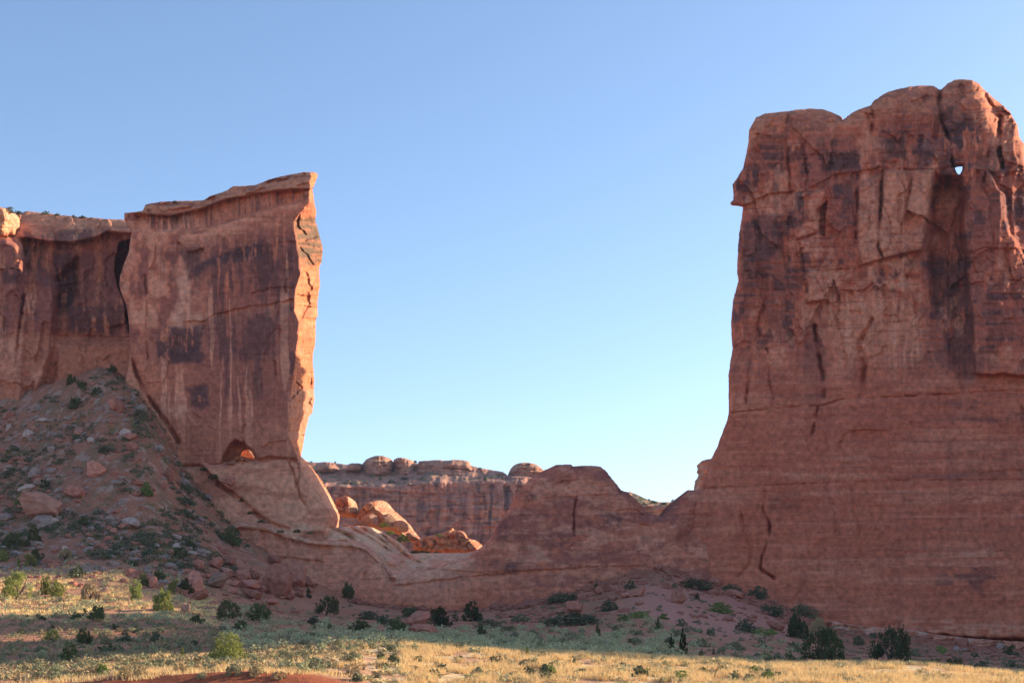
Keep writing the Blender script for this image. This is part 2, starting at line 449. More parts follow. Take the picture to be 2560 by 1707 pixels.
def tower_color(x, y):
    n = len(x)
    c = np.tile(np.array(RED), (n, 1))
    c = mix(c, DEEP, 0.55 + 0.8 * fbm(x / 120, y / 90, 4, 210))
    low = sm(850, 1000, y)
    up = 1 - low
    band = fbm(x / 260, y / 8, 4, 220)
    c = mix(c, PURP, low * np.clip(0.10 + 0.65 * sm(0.0, 0.6, band) * sm(1850, 2300, x), 0, 0.75))
    c = mix(c, BUFF, low * 0.35 * sm(0.05, 0.6, fbm(x / 300, y / 10, 3, 231)))
    c = mix(c, RED, low * 0.6 * sm(1250, 1500, y))
    st = streaks(x, y, 240, 8, 150)
    blotch = fbm(x / 70, y / 100, 4, 250)
    c = mix(c, PURP, up * sm(-0.12, 0.08, blotch + 0.6 * st) * 0.72)
    c = mix(c, VARN_SHADE, up * 0.75 * sm(0.12, 0.22, fbm(x / 36, y / 60, 4, 252) + 0.4 * st + 0.25 * blotch))
    c = mix(c, DEEP, 0.6 * up * sm(-0.1, 0.2, fbm(x / 120, y / 9, 4, 253)))
    c = mix(c, BUFF, up * sm(0.12, 0.5, -blotch + 0.5 * fbm(x / 20, y / 30, 3, 251)) * 0.55)
    L = np.interp(x, T_CAPX[:, 0], T_CAPX[:, 1])
    cap = sm(-30, 60, L - y + 25 * fbm(x / 40, y / 40, 3, 255))
    c = mix(c, (0.47, 0.215, 0.13), cap * 0.7)
    c = mix(c, PURP, cap * 0.6 * sm(0.1, 0.4, fbm(x / 50, y / 12, 3, 256)))
    c = mix(c, BUFF, 1.0 * region(x, y, T_FRESH, 8, 8) * sm(-0.5, 0.1, fbm(x / 40, y / 40, 3, 257)))
    c = mix(c, (0.50, 0.26, 0.18), 0.8 * region(x, y, T_FRESH2, 26, 22) * sm(-0.30, 0.1, st + 0.3) * (1 - sm(820, 960, y)))
    c = mix(c, BUFF, 0.7 * region(x, y, T_FRESH2, 26, 22) * sm(0.0, 0.25, st) * (1 - sm(860, 980, y)))
    c = mix(c, (0.50, 0.265, 0.185), 0.85 * region(x, y, T_BLKB, 8, 8) + 0.75 * region(x, y, T_BLKA, 8, 8))
    c = mix(c, PURP, 0.5 * (region(x, y, T_BLKB, 8) + region(x, y, T_BLKA, 8)) * sm(0.1, 0.45, fbm(x / 18, y / 14, 3, 258)))
    for P, k, s in ((C8((1240, 330), (1330, 315), (1420, 365), (1445, 420), (1350, 475), (1305, 440)), 0.95, 1), (C8((615, 480), (800, 455), (818, 560), (700, 605), (622, 565)), 0.85, 2),
                    (C8((180, 580), (300, 555), (295, 640), (190, 675)), 0.85, 3), (C8((440, 430), (530, 415), (520, 510), (440, 530)), 0.6, 4), (C8((925, 430), (1050, 395), (1065, 510), (930, 535)), 0.7, 5),
                    (C8((1060, 440), (1250, 400), (1280, 520), (1180, 560), (1050, 560)), 0.55, 6), (C8((460, 700), (560, 690), (545, 820), (470, 840)), 0.8, 7),
                    (C8((690, 650), (800, 630), (795, 800), (700, 830)), 0.6, 8), (C8((185, 850), (340, 800), (460, 800), (440, 1000), (200, 1080)), 0.55, 9),
                    (C8((1180, 1040), (1390, 1050), (1400, 1300), (1410, 1700), (1350, 1680), (1280, 1500), (1190, 1250)), 0.55, 10), (C8((1540, 680), (1700, 660), (1700, 780), (1590, 790)), 0.7, 11),
                    (C8((1400, 480), (1540, 440), (1560, 560), (1420, 640)), 0.5, 12), (C8((1220, 240), (1330, 230), (1300, 320), (1220, 300)), 0.6, 13),
                    (C8((480, 1280), (630, 1270), (635, 1760), (600, 1800), (490, 1780)), 0.25, 14), (C9((470, 370), (630, 370), (630, 410), (490, 405)), 0.6, 15),
                    (C9((330, 930), (500, 915), (520, 980), (330, 990)), 0.45, 16), (C9((1270, 440), (1450, 430), (1450, 470), (1300, 465)), 0.6, 17),
                    (C9((1280, 510), (1700, 490), (1700, 535), (1290, 530)), 0.55, 18), (C9((1270, 780), (1450, 790), (1700, 780), (1700, 832), (1260, 832)), 0.55, 19),
                    (C9((1270, 650), (1700, 640), (1700, 760), (1280, 760)), 0.25, 20)):
        br = sm(-0.32, -0.08, fbm(x / 16, y / 34, 5, 260 + s, 0.65) + 0.6 * st)
        c = mix(c, VARN_SHADE, min(1, k * 1.12) * region(x, y, P, 9, 14, s) * br)
    bl = region(x, y, C9((1320, 1220), (1400, 1225), (1540, 1280), (1600, 1400), (1560, 1500), (1480, 1460), (1350, 1430), (1190, 1430), (1220, 1340)), 14, 18)
    c = mix(c, VARN_SHADE, 0.8 * bl * sm(0.0, 0.22, fbm(x / 40, y / 16, 4, 285)))
    c = mix(c, PALE, 0.5 * region(x, y, C9((1340, 1200), (1420, 1215), (1500, 1190), (1520, 1220), (1440, 1245), (1360, 1235)), 8, 8))
    c = mix(c, PALE, 0.22 * sm(0.45, 0.75, streaks(x, y, 290, 4, 60)) * sm(900, 1000, y))
    c = mix(c, PURP, 0.45 * sm(0.15, 0.5, fbm(x / 120, y / 34, 4, 293)) * low * sm(0.1, 0.5, -fbm(x / 400, y / 200, 2, 294) + 0.2))
    ft = np.interp(x, [2000, 2130, 2300, 2450, 2560, 2700], [1540, 1553, 1556, 1566, 1572, 1580])
    c = mix(c, PALE, 0.55 * sm(-26, -2, y - ft) * sm(2050, 2300, x) * sm(-0.3, 0.3, fbm(x / 30, y / 8, 3, 295)))
    for P in (T_CRK, T_CRK2):
        c = mix(c, PURP, 0.45 * crack(x, y, P, 2.5))
    c = mix(c, PURP, 0.5 * bedlines(x, y, 160))
    c = mix(c, BUFF, 0.35 * sm(0.10, 0.40, fbm(x / 260, y / 22, 4, 297)) * low)
    c = mix(c, DEEP, 0.5 * sm(0.05, 0.30, fbm(x / 300, y / 14, 4, 298)) * low * 1.3)
    c = mix(c, BUFF, 0.12 * low * sm(0.05, 0.4, streaks(x, y, 299, 26, 420)))
    c = mix(c, PURP, 0.22 * low * sm(0.1, 0.4, streaks(x, y, 303, 34, 380)))
    c = mix(c, DEEP, 0.15 * low)
    return c

o = rock_sheet('rock_tower', TOWER, 2.4, tower_depth, tower_color, M_ROCK, lambda x, y, sd: 26 + 26 * sm(520, 680, y), 0.313, [T_HOLE], 1.6, (12, 2.6), 3, lift=lambda x, y: 0.32 * sm(900, 600, y))
tag(o, 'huge broad sandstone tower with a small see-through hole near its rounded top', 'rock tower')

# ------------------------------------------------------------------ tall blade-like fin
FIN = [(311, 545), (311, 532), (356, 528), (364, 512), (402, 504), (509, 501), (524, 490), (566, 477), (582, 466), (639, 463), (674, 448), (719, 438), (760, 430), (788, 431), (795, 437),
       (788, 457), (781, 472), (785, 499), (790, 526), (789, 553), (798, 584), (804, 607), (807, 622), (804, 653), (798, 668), (800, 718), (793, 752), (794, 790), (789, 798), (788, 859), (781, 897),
       (785, 943), (785, 985), (787, 996), (781, 1030), (773, 1040), (765, 1072), (756, 1118), (752, 1148), (748, 1175), (500, 1185), (400, 1185), (370, 1130), (335, 1070), (308, 1010), (312, 955), (324, 905), (326, 880), (322, 800),
       (315, 760), (305, 735), (298, 712), (300, 690), (310, 660), (322, 630), (326, 600), (330, 578)]
FEDGE = np.array([(777, 430), (775, 473), (773, 507), (733, 553), (738, 590), (744, 630), (750, 683), (737, 729), (735, 775), (747, 806), (742, 859), (737, 901), (728, 966), (723, 1000), (721, 1084), (731, 1114), (742, 1137), (748, 1180)], float)
FSIL = np.array([(796, 430), (786, 475), (790, 526), (790, 553), (807, 622), (800, 668), (800, 718), (793, 760), (794, 790), (788, 859), (781, 897), (785, 985), (787, 996), (781, 1030), (765, 1072), (756, 1118), (753, 1148), (753, 1180)], float)
F_ARCH = F2((478, 966), (500, 905), (530, 850), (545, 828), (592, 788), (655, 806), (704, 845), (745, 905), (768, 950), (766, 966))
F_HOLE = F2((628, 905), (645, 872), (690, 852), (722, 868), (742, 912), (735, 935), (700, 925), (660, 915))
F_CAP1 = F1((330, 425), (440, 432), (560, 440), (770, 395), (1000, 312), (1200, 272), (1400, 242), (1640, 228), (1700, 222))
F_CAP2 = F1((330, 470), (420, 560), (690, 552), (860, 522), (1000, 488), (1200, 420), (1450, 350), (1640, 318))
F_MID = F1((690, 1262), (800, 1270), (905, 1205), (1200, 1140), (1330, 1128), (1520, 1088), (1560, 1080))

def fin_depth(x, y, sd):
    xe = np.interp(y, FEDGE[:, 1], FEDGE[:, 0]) + 2.0 * fbm(y / 12, y * 0, 3, 310)
    xs = np.interp(y, FSIL[:, 1], FSIL[:, 0])
    D = 300.0 + (745 - np.minimum(x, xe)) / 435 * 4.0 + np.clip(1150 - y, 0, None) * 0.002
    D = D + base_disp(x, y, 300, 0.7, 0.6) * sm(0, 25, xe - x)
    wx = x + 12 * fbm(x / 40, y / 40, 3, 305)
    c1, _ = cells(wx / 60, (y + 14 * fbm(x / 40, y / 40, 3, 306)) / 120, 33)
    D = D - 0.45 * (c1 - 0.5)
    # cap overhangs
    D = D + (2.6 + 1.2 * fbm(x / 18, y * 0, 3, 309)) * ledge(x, y, F_CAP1, 34, 25, 12, 2.5)
    c2 = np.array(F_CAP2)
    Lc = np.interp(x, c2[:, 0], c2[:, 1])
    D = D - 1.0 * np.exp(-np.clip(y - Lc, 0, None) / 50) * sm(-2, 2, y - Lc) * sm(360, 420, x)
    L1 = np.array(F_CAP1)
    lip = np.interp(x, L1[:, 0], L1[:, 1])
    D = D + np.clip(lip - y, 0, None) * 0.05 - 1.6 * sm(0.2, 0.8, cells((x + 8 * fbm(x / 20, y / 20, 2, 39)) / 34, (y + 0.2 * x) / 13, 38)[0]) * sm(0, 5, lip - y)
    D = D + 1.0 * ledge(x, y, F_MID, 40, 15, 15, 3)
    D = D + 1.4 * ledge(x, y, F1((620, 640), (700, 720), (800, 690)), 30, 8, 16) + 0.6 * ledge(x, y, F1((1200, 1040), (1380, 990), (1500, 1000)), 30, 8, 17)
    # arch alcove and the hole through it
    D = D + 5.0 * region(x, y, F_ARCH, 5, 4)
    rub = region(x, y, F2((500, 970), (560, 925), (620, 900), (660, 880), (680, 910), (760, 950), (770, 975)), 4, 3)
    D = D - 3.6 * rub * (0.7 + 0.6 * cells(x / 7, y / 6, 45)[0])
    for P, w, d in ((F2((655, 806), (635, 740), (660, 670)), 4, 1.0), (F1((1400, 1170), (1410, 1300), (1408, 1440)), 5, 1.8), (F1((1290, 620), (1280, 760), (1230, 600)), 3, 0.6),
                    (F1((350, 900), (370, 1200), (360, 1400)), 3, 0.8), (F2((900, 170), (915, 300), (918, 360)), 4, 0.9), (F1((430, 600), (440, 760), (400, 860)), 4, 0.8),
                    (F1((1460, 1040), (1450, 960), (1490, 930)), 3, 0.6), (F1((360, 1300), (380, 1560)), 4, 1.0)):
        D = D + d * crack(x, y, P, w)
    D = D + 3.0 * crack(x, y, [(318, 800), (328, 880), (343, 940), (368, 990), (414, 1052), (445, 1105)], 7)
    # the end face that looks to the right
    u = np.clip((x - xe) / np.maximum(xs - xe, 4), 0, 1.3)
    fc, fe = cells((x + 8 * fbm(x / 20, y / 20, 2, 320)) / 30, (y + 10 * fbm(x / 30, y / 30, 2, 321)) / 46, 41)
    fd = 15.0 * u ** 0.85 * np.interp(y, [430, 480, 560, 1100, 1150], [0.4, 0.35, 0.9, 1.0, 0.5])
    on = sm(0, 6, x - xe)
    fd = fd + on * (2.4 * (fc - 0.5) + 0.8 * fbm(x / 22, y / 26, 4, 325))
    fd = fd + on * (2.0 * ledge(x, y, F1((1540, 1050), (1600, 1060), (1710, 1055)), 22, 6, 26, 1) + 2.0 * ledge(x, y, F1((1560, 1140), (1700, 1150)), 16, 6, 27, 1) + 2.5 * ledge(x, y, F1((1600, 1240), (1705, 1235)), 14, 6, 28, 1)
                    + 2.5 * ledge(x, y, F1((1560, 900), (1640, 860), (1730, 800)), 20, 6, 29, 1))
    D = D + np.where(x > xe, np.clip(fd, 0, 26), 0)
    # undercut of the tower where it meets its pedestal
    bl = np.interp(x, [500, 604, 674, 700, 751], [1163, 1159, 1140, 1143, 1148])
    D = D + 1.3 * sm(-4, 4, y - bl)
    return D

def fin_color(x, y):
    n = len(x)
    c = np.tile(np.array((0.43, 0.205, 0.14)), (n, 1))
    c = mix(c, RED, 0.5 + 0.8 * fbm(x / 100, y / 80, 4, 330))
    st = streaks(x, y, 340, 6, 200)
    st2 = streaks(x, y, 345, 12, 260)
    xe = np.interp(y, FEDGE[:, 1], FEDGE[:, 0])
    right = sm(430, 560, x + 0.1 * (y - 700))
    c = mix(c, PURP, (0.2 + 0.55 * right) * sm(-0.32, 0.05, st + 0.6 * st2 + 0.25) * sm(500, 600, y))
    c = mix(c, VARN_SHADE, (0.15 + 0.5 * right) * sm(0.08, 0.22, streaks(x, y, 347, 9, 120) + 0.5 * fbm(x / 80, y / 60, 3, 348)) * sm(540, 640, y) * (1 - sm(960, 1040, y)))
    c = mix(c, BUFF, 0.75 * sm(0.22, 0.34, st2 + 0.3 * st) * sm(560, 640, y))
    mot = fbm(x / 24, y / 40, 4, 350)
    c = mix(c, BUFF, (1 - right) * 0.75 * sm(-0.1, 0.35, mot) * (1 - sm(800, 850, y)))
    c = mix(c, PURP, (1 - right) * 0.85 * sm(0.02, 0.28, -mot) * (1 - sm(840, 900, y)))
    for P, k, s in ((F1((625, 640), (700, 590), (830, 560), (900, 700), (790, 780), (740, 920), (700, 940), (690, 800), (640, 720)), 0.7, 1),
                    (F1((760, 860), (860, 760), (1000, 715), (1130, 660), (1290, 630), (1270, 760), (1180, 800), (1000, 820), (860, 850), (770, 950), (735, 890)), 0.95, 2),
                    (F1((1290, 600), (1500, 590), (1560, 740), (1570, 900), (1530, 1060), (1200, 1045), (1120, 870), (1280, 740)), 0.5, 3),
                    (F1((480, 1340), (700, 1305), (820, 1290), (800, 1500), (760, 1570), (470, 1570)), 0.8, 4),
                    (F2((-20, 60), (340, 35), (385, 130), (350, 205), (120, 190), (-20, 200)), 0.8, 5), (F2((195, 370), (350, 355), (375, 500), (285, 565), (215, 520)), 0.8, 6),
                    (F1((700, 1220), (900, 1230), (1500, 1130), (1530, 1250), (1400, 1560), (900, 1560)), 0.25, 7), (F1((340, 420), (760, 400), (780, 470), (500, 450)), 0.5, 8),
                    (F1((440, 680), (600, 700), (620, 1000), (500, 1010)), 0.3, 9)):
        c = mix(c, VARN_SHADE, min(1, 1.1 * k) * region(x, y, P, 8, 16, s) * sm(-0.30, -0.08, fbm(x / 14, y / 30, 5, 360 + s, 0.65) + 0.7 * st))
    c = mix(c, PALE, 0.55 * region(x, y, F1((560, 1290), (600, 1100), (620, 900), (690, 880), (720, 1180), (900, 1210), (800, 1270), (650, 1310)), 10, 12) * sm(-0.3, 0.2, st + 0.2))
    c = mix(c, PALE, 0.5 * ledge(x, y, F_MID, 18, 15, 15, 3) * sm(-0.2, 0.3, st))
    c = mix(c, (0.40, 0.20, 0.14), 0.6 * sm(1010, 1080, y))
    c = mix(c, PALE, 0.45 * crack(x, y, F2((210, 540), (235, 610), (290, 665), (340, 640), (370, 600)), 6))
    c = mix(c, PALE, 0.4 * region(x, y, F2((80, 540), (180, 500), (220, 560), (150, 600), (90, 590)), 8, 8))
    jl = np.interp(y, [800, 880, 940, 990, 1052, 1105, 1160], [318, 328, 343, 368, 414, 445, 480])
    c = mix(c, (0.45, 0.245, 0.165), 0.9 * sm(0, 8, jl - x) * sm(820, 860, y))
    # cap
    l1, l2 = np.array(F_CAP1), np.array(F_CAP2)
    y1, y2 = np.interp(x, l1[:, 0], l1[:, 1]), np.interp(x, l2[:, 0], l2[:, 1])
    cap = sm(-3, 3, y1 - y)
    c = mix(c, (0.42, 0.225, 0.15), cap)
    c = mix(c, PURP, cap * 0.7 * sm(0.0, 0.25, fbm(x / 50, y / 7, 4, 370)))
    c = mix(c, VARN_SHADE, 0.65 * sm(-4, 2, y - y1) * sm(0, 8, y2 - y) * sm(-0.1, 0.25, streaks(x, y, 375, 5, 60)) * (x < xe))
    c = mix(c, BUFF, 0.8 * sm(0, 6, y - y2) * (1 - sm(20, 60, y - y2)) * sm(-0.2, 0.3, fbm(x / 60, y / 30, 3, 377)) * (x < xe))
    # end face: clean orange rock, dark skin near the top
    on = sm(0, 3, x - xe)
    c = mix(c, ORNG, on)
    c = mix(c, (0.46, 0.24, 0.15), on * 0.6 * sm(-0.1, 0.3, fbm(x / 30, y / 8, 3, 380)))
    c = mix(c, DEEP, on * 0.6 * sm(0.05, 0.2, fbm(x / 16, y / 30, 4, 382)))
    dk = region(x, y, [(728, 545), (790, 545), (810, 610), (808, 655), (770, 668), (745, 650), (738, 590)], 7, 8)
    c = mix(c, (0.13, 0.10, 0.075), dk * on * (0.6 + 0.4 * sm(-0.3, 0.3, fbm(x / 40, y / 7, 3, 381))))
    c = mix(c, (0.42, 0.23, 0.16), on * sm(960, 985, y) * (1 - sm(1090, 1110, y)))
    c = mix(c, ORNG, 0.8 * region(x, y, F_ARCH, 6, 3))
    return c

o = rock_sheet('rock_fin', FIN, 2.0, fin_depth, fin_color, M_ROCK, lambda x, y, sd: np.where(x > np.interp(y, FEDGE[:, 1], FEDGE[:, 0]), 1.0, 10.0 + 24 * (1 - sm(500, 575, x))) * sm(-1, 40, sd) + 1.2, -0.25, [F_HOLE], 1.3, (6, 1.2), 4)
tag(o, 'thin sandstone fin like a tilted blade, its narrow end face lit orange', 'rock fin')

# ------------------------------------------------------------------ saddle wall with dome, slickrock steps and the fin's pedestal
SADDLE = [(430, 1165), (509, 1156), (640, 1148), (700, 1140), (754, 1142), (768, 1158), (783, 1178), (802, 1206), (820, 1241), (836, 1279), (834, 1312), (828, 1318), (908, 1313), (935, 1319), (968, 1336), (998, 1354), (1010, 1368), (1027, 1383),
          (1087, 1382), (1164, 1381), (1188, 1376), (1206, 1365), (1224, 1345), (1245, 1312), (1271, 1273), (1280, 1252), (1286, 1234), (1310, 1211), (1334, 1190), (1355, 1178), (1377, 1168), (1389, 1162), (1428, 1160), (1433, 1165),
          (1479, 1163), (1501, 1166), (1517, 1178), (1526, 1190), (1544, 1213), (1555, 1225), (1571, 1230), (1587, 1245), (1606, 1264), (1614, 1278), (1635, 1286), (1651, 1290), (1667, 1280), (1686, 1264), (1705, 1238), (1718, 1225), (1743, 1224), (1790, 1222),
          (1790, 1600), (1000, 1640), (700, 1600), (560, 1400), (500, 1330), (474, 1280), (452, 1210)]
S_SHO = np.array([(560, 1318), (600, 1303), (640, 1308), (666, 1314), (700, 1332), (783, 1350), (846, 1352), (884, 1354), (920, 1368), (947, 1396), (968, 1424), (986, 1432), (1020, 1432), (1087, 1420), (1164, 1399), (1200, 1372), (1215, 1355)], float)
S_CRK = C5((-60, 650), (0, 640), (200, 615), (420, 600), (640, 585), (860, 562))
S_BEN = C5((-1000, 1130), (-600, 1170), (-300, 1190), (0, 1175), (300, 1165), (560, 1145), (950, 1140))
S_GRV = [(532, 1192), (560, 1222), (590, 1240), (615, 1258), (640, 1285), (670, 1305), (720, 1322)]

def saddle_depth(x, y, sd):
    D = 297.0 - 2.0 * sm(1380, 1540, y) + base_disp(x, y, 400, 0.7, 0.25)
    D = D - 2.2 * sm(1560, 1600, x) * 0
    # dome bulges out in the middle and leans back to its crest
    dm = np.clip(1 - ((x - 1440) / 260) ** 2, 0, 1)
    D = D - 1.5 * dm + np.clip(1420 - y, 0, None) * 0.020 * sm(1190, 1300, x)
    # ground above the shoulder runs back
    L = np.interp(x, S_SHO[:, 0], S_SHO[:, 1]) + 2 * fbm(x / 25, y * 0, 3, 405)
    up = 7 * np.log1p(np.exp(np.clip((L - y) / 7, -30, 30))) * (1 - sm(1190, 1235, x))
    run = np.interp(x, [500, 600, 700, 800, 850, 900, 1000, 1222], [0.05, 0.06, 0.09, 0.12, 0.26, 0.45, 0.42, 0.40])
    rec = 30 * (1 - np.exp(-up * run / 30))
    D = D + rec * sm(540, 600, x)
    # pedestal face stands on that shelf, slab in front of it
    ped = region(x, y, [(505, 1130), (760, 1130), (790, 1180), (842, 1290), (810, 1335), (720, 1330), (670, 1308), (640, 1285), (590, 1240), (532, 1192)], 9)
    D = np.where(ped > 0, D * (1 - ped) + ped * (300.6 - 0.012 * (y - 1150) - 0.7 * sm(1255, 1330, y) + base_disp(x, y, 420, 0.6, 0.4)), D)
    xr = np.interp(y, [1140, 1160, 1206, 1241, 1279, 1320], [712, 722, 748, 770, 790, 800])
    D = D + ped * (0.03 * np.clip(x - xr, 0, None) + 0.16 * np.clip(x - xr - 34, 0, None))
    slab = region(x, y, [(420, 1150), (500, 1158), (532, 1192), (590, 1240), (640, 1285), (690, 1315), (600, 1306), (547, 1334), (480, 1270)], 5)
    D = np.where(slab > 0, D * (1 - slab) + slab * (298.0 + (1310 - y) * 0.03 + base_disp(x, y, 430, 0.5, 0.3)), D)
    D = D + 2.2 * crack(x, y, S_GRV, 7) + 1.4 * crack(x, y, F2((1010, 950), (1050, 1050), (1080, 1150), (1100, 1230), (1160, 1330)), 4) + 0.9 * crack(x, y, F2((1085, 970), (1095, 1060), (1060, 1160)), 3)
    # slickrock swells between the grooves
    gd = np.full(x.shape, 1e9)
    for P in (C4((420, 905), (600, 985), (700, 1050), (790, 1120), (850, 1200), (930, 1290)), C4((560, 890), (700, 960), (850, 1060), (1000, 1130), (1180, 1200)), C4((660, 890), (800, 980), (950, 1080), (1080, 1150)),
              C4((790, 905), (900, 1010), (1000, 1090)), C4((410, 960), (480, 1020), (560, 1010)), C4((1040, 1210), (1200, 1190), (1500, 1150)), [(820, 1320), (846, 1354)]):
        gd = np.minimum(gd, seg_near(x, y, P, False)[0])
    D = D - 5.0 * (1 - np.exp(-(gd / 11) ** 2)) * sm(835, 870, x) * (1 - sm(1060, 1130, x)) * sm(4, 26, L - y)
    # slickrock grooves
    for P, w, d in ((C4((420, 905), (600, 985), (700, 1050), (790, 1120), (850, 1200), (930, 1290)), 5, 2.6), (C4((560, 890), (700, 960), (850, 1060), (1000, 1130), (1180, 1200)), 4, 2.2),
                    (C4((660, 890), (800, 980), (950, 1080), (1080, 1150)), 4, 2.4), (C4((790, 905), (900, 1010), (1000, 1090)), 4, 2.0), (C4((410, 960), (480, 1020), (560, 1010)), 4, 1.8),
                    (C4((720, 1180), (725, 1260), (700, 1310)), 3, 0.8)):
        D = D + d * crack(x, y, P, w)
    # cracks and benches
    D = D + 1.0 * crack(x, y, S_CRK, 2.4) + 1.6 * crack(x, y, C5((450, 570), (425, 700), (420, 850), (430, 950), (400, 1000)), 3.5) + 0.5 * crack(x, y, C5((430, 940), (490, 990)), 3)
    D = D + 0.7 * ledge(x, y, S_BEN, 26, 30, 41, 2) - 0.5 * ledge(x, y, [(a, b - 22) for a, b in S_BEN], 30, 30, 42, 2)
    D = D + 0.7 * ledge(x, y, C5((780, 700), (900, 690), (960, 740)), 20, 10, 43) + 0.6 * ledge(x, y, C5((280, 500), (330, 480), (440, 470)), 30, 10, 44) + 0.5 * ledge(x, y, C5((460, 1272), (560, 1268)), 18, 6, 45, 1)
    D = D - 0.7 * region(x, y, C5((920, 740), (960, 760), (1000, 815), (930, 815)), 3)
    lipx = [(545, 1345), (600, 1318), (666, 1326), (720, 1345), (783, 1362), (846, 1364), (884, 1366), (920, 1380), (950, 1408), (980, 1444)]
    D = D + 1.7 * ledge(x, y, lipx, 26, 12, 47, 3) - 0.8 * crack(x, y, [(a, b - 7) for a, b in lipx], 9)
    D = D + 1.2 * ledge(x, y, [(560, 1392), (640, 1385), (720, 1392), (800, 1402)], 14, 20, 48, 3) + 0.9 * ledge(x, y, [(1000, 1462), (1100, 1448), (1200, 1436), (1280, 1432)], 14, 30, 49, 2)
    # joint to the tower: bulge
    D = D - 1.2 * region(x, y, C5((1200, 840), (1260, 700), (1360, 650), (1320, 860), (1230, 920)), 12)
    D = D + 0.6 * ledge(x, y, [(905, 1506), (1000, 1512), (1100, 1524), (1260, 1520), (1400, 1500)], 10, 20, 46, 3)
    return D

def saddle_color(x, y):
    n = len(x)
    c = np.tile(np.array((0.44, 0.210, 0.145)), (n, 1))
    c = mix(c, (0.56, 0.295, 0.205), 0.9 * (1 - sm(1080, 1230, x)))  # left wall painted lighter for the extra bounced light it gets
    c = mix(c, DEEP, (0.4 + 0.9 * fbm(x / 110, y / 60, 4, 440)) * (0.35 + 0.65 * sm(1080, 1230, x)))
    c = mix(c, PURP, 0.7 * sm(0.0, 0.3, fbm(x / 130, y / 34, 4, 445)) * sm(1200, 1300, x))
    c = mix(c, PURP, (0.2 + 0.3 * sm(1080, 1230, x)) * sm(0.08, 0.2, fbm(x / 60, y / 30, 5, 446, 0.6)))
    c = mix(c, PURP, 0.5 * bedlines(x, y, 460))
    c = mix(c, BUFF, 0.4 * sm(0.15, 0.3, fbm(x / 40, y / 10, 4, 447)))
    c = mix(c, PURP, 0.45 * sm(0.05, 0.5, streaks(x, y, 450, 6, 60)) * (1 - sm(1100, 1250, x)) * sm(1330, 1400, y))
    c = mix(c, RED, 0.5 * sm(1430, 1520, y))
    c = mix(c, BUFF, 0.55 * sm(0.12, 0.45, fbm(x / 70 + 0.5 * fbm(x / 60, y / 60, 2, 3), y / 26, 4, 455)) * sm(1240, 1300, x) * (1 - sm(1400, 1440, y)))
    c = mix(c, DEEP, 0.55 * ledge(x, y, [(545, 1347), (600, 1322), (666, 1330), (720, 1349), (783, 1366), (846, 1368), (884, 1370), (920, 1384), (950, 1412), (980, 1448)], 16, 12, 47, 3))  # painted darker beneath the lip to deepen its undercut shade
    # pale slickrock top, pedestal and slab
    L = np.interp(x, S_SHO[:, 0], S_SHO[:, 1])
    top = sm(-6, 14, L - y) * (1 - sm(1205, 1235, x))
    c = mix(c, (0.66, 0.42, 0.32), 0.92 * top)
    c = mix(c, RED, 0.4 * top * sm(0.05, 0.3, fbm(x / 50, y / 16, 4, 460)))
    ped = (1 - sm(830, 850, x)) * (1 - sm(1290, 1330, y))
    c = mix(c, (0.54, 0.295, 0.205), 0.85 * ped)
    c = mix(c, (0.37, 0.18, 0.125), 0.8 * ped * sm(0, 0.4, fbm(x / 90, y / 20, 4, 462)))
    c = mix(c, PALE, 0.5 * crack(x, y, [(480, 1268), (560, 1272), (640, 1262), (730, 1268), (790, 1270)], 9) * sm(-0.2, 0.4, fbm(x / 30, y / 9, 3, 463)))
    c = mix(c, (0.30, 0.13, 0.08), 0.7 * region(x, y, C4((-300, 960), (0, 960), (250, 940), (420, 930), (400, 1000), (480, 1030), (300, 1030), (0, 990), (-300, 985)), 7, 10))
    c = mix(c, PALE, 0.8 * ledge(x, y, [(540, 1334), (600, 1305), (666, 1316), (783, 1352), (846, 1354), (884, 1356), (920, 1370), (947, 1398), (990, 1434), (1090, 1422), (1180, 1394)], 34, 10, 41, 2))
    c = mix(c, PALE, 0.35 * ledge(x, y, C5((700, 780), (930, 810), (1100, 850), (1220, 820)), 14, 10, 42, 4))
    c = mix(c, PALE, 0.5 * region(x, y, C5((60, 960), (120, 980), (240, 1100), (140, 1110), (70, 1010)), 10, 10))
    c = mix(c, PALE, 0.4 * crack(x, y, C5((190, 480), (240, 540), (310, 555)), 6)); c = mix(c, PALE, 0.4 * crack(x, y, C5((320, 600), (340, 540), (500, 440)), 5))
    c = mix(c, PALE, 0.6 * region(x, y, C4((360, 1500), (300, 1480), (470, 1460), (600, 1480), (640, 1510)), 6, 8) * 0)
    c = mix(c, PALE, 0.5 * region(x, y, [(910, 1512), (945, 1512), (985, 1505), (990, 1512), (940, 1524), (905, 1522)], 4, 4))
    for P, k, s in ((C5((140, 900), (300, 860), (420, 900), (560, 1000), (300, 1010), (160, 1000)), 0.25, 1), (C5((640, 760), (800, 740), (820, 800), (700, 840)), 0.5, 2), (C5((930, 880), (1080, 930), (1200, 960), (1000, 980)), 0.35, 3),
                    (C5((50, 560), (120, 580), (140, 620), (60, 610)), 0.6, 4), (C5((-200, 1080), (60, 1080), (0, 1170), (-180, 1160)), 0.4, 5), (C4((1800, 900), (1900, 800), (1950, 850), (1900, 1000), (1800, 1000)), 0.4, 6),
                    (C4((1880, 1200), (1990, 1210), (1960, 1300), (1870, 1310)), 0.5, 7)):
        c = mix(c, VARN_SHADE, min(1, 1.3 * k) * region(x, y, P, 9, 14, s) * sm(-0.2, 0.0, fbm(x / 20, y / 18, 5, 470 + s, 0.65)))
    return c

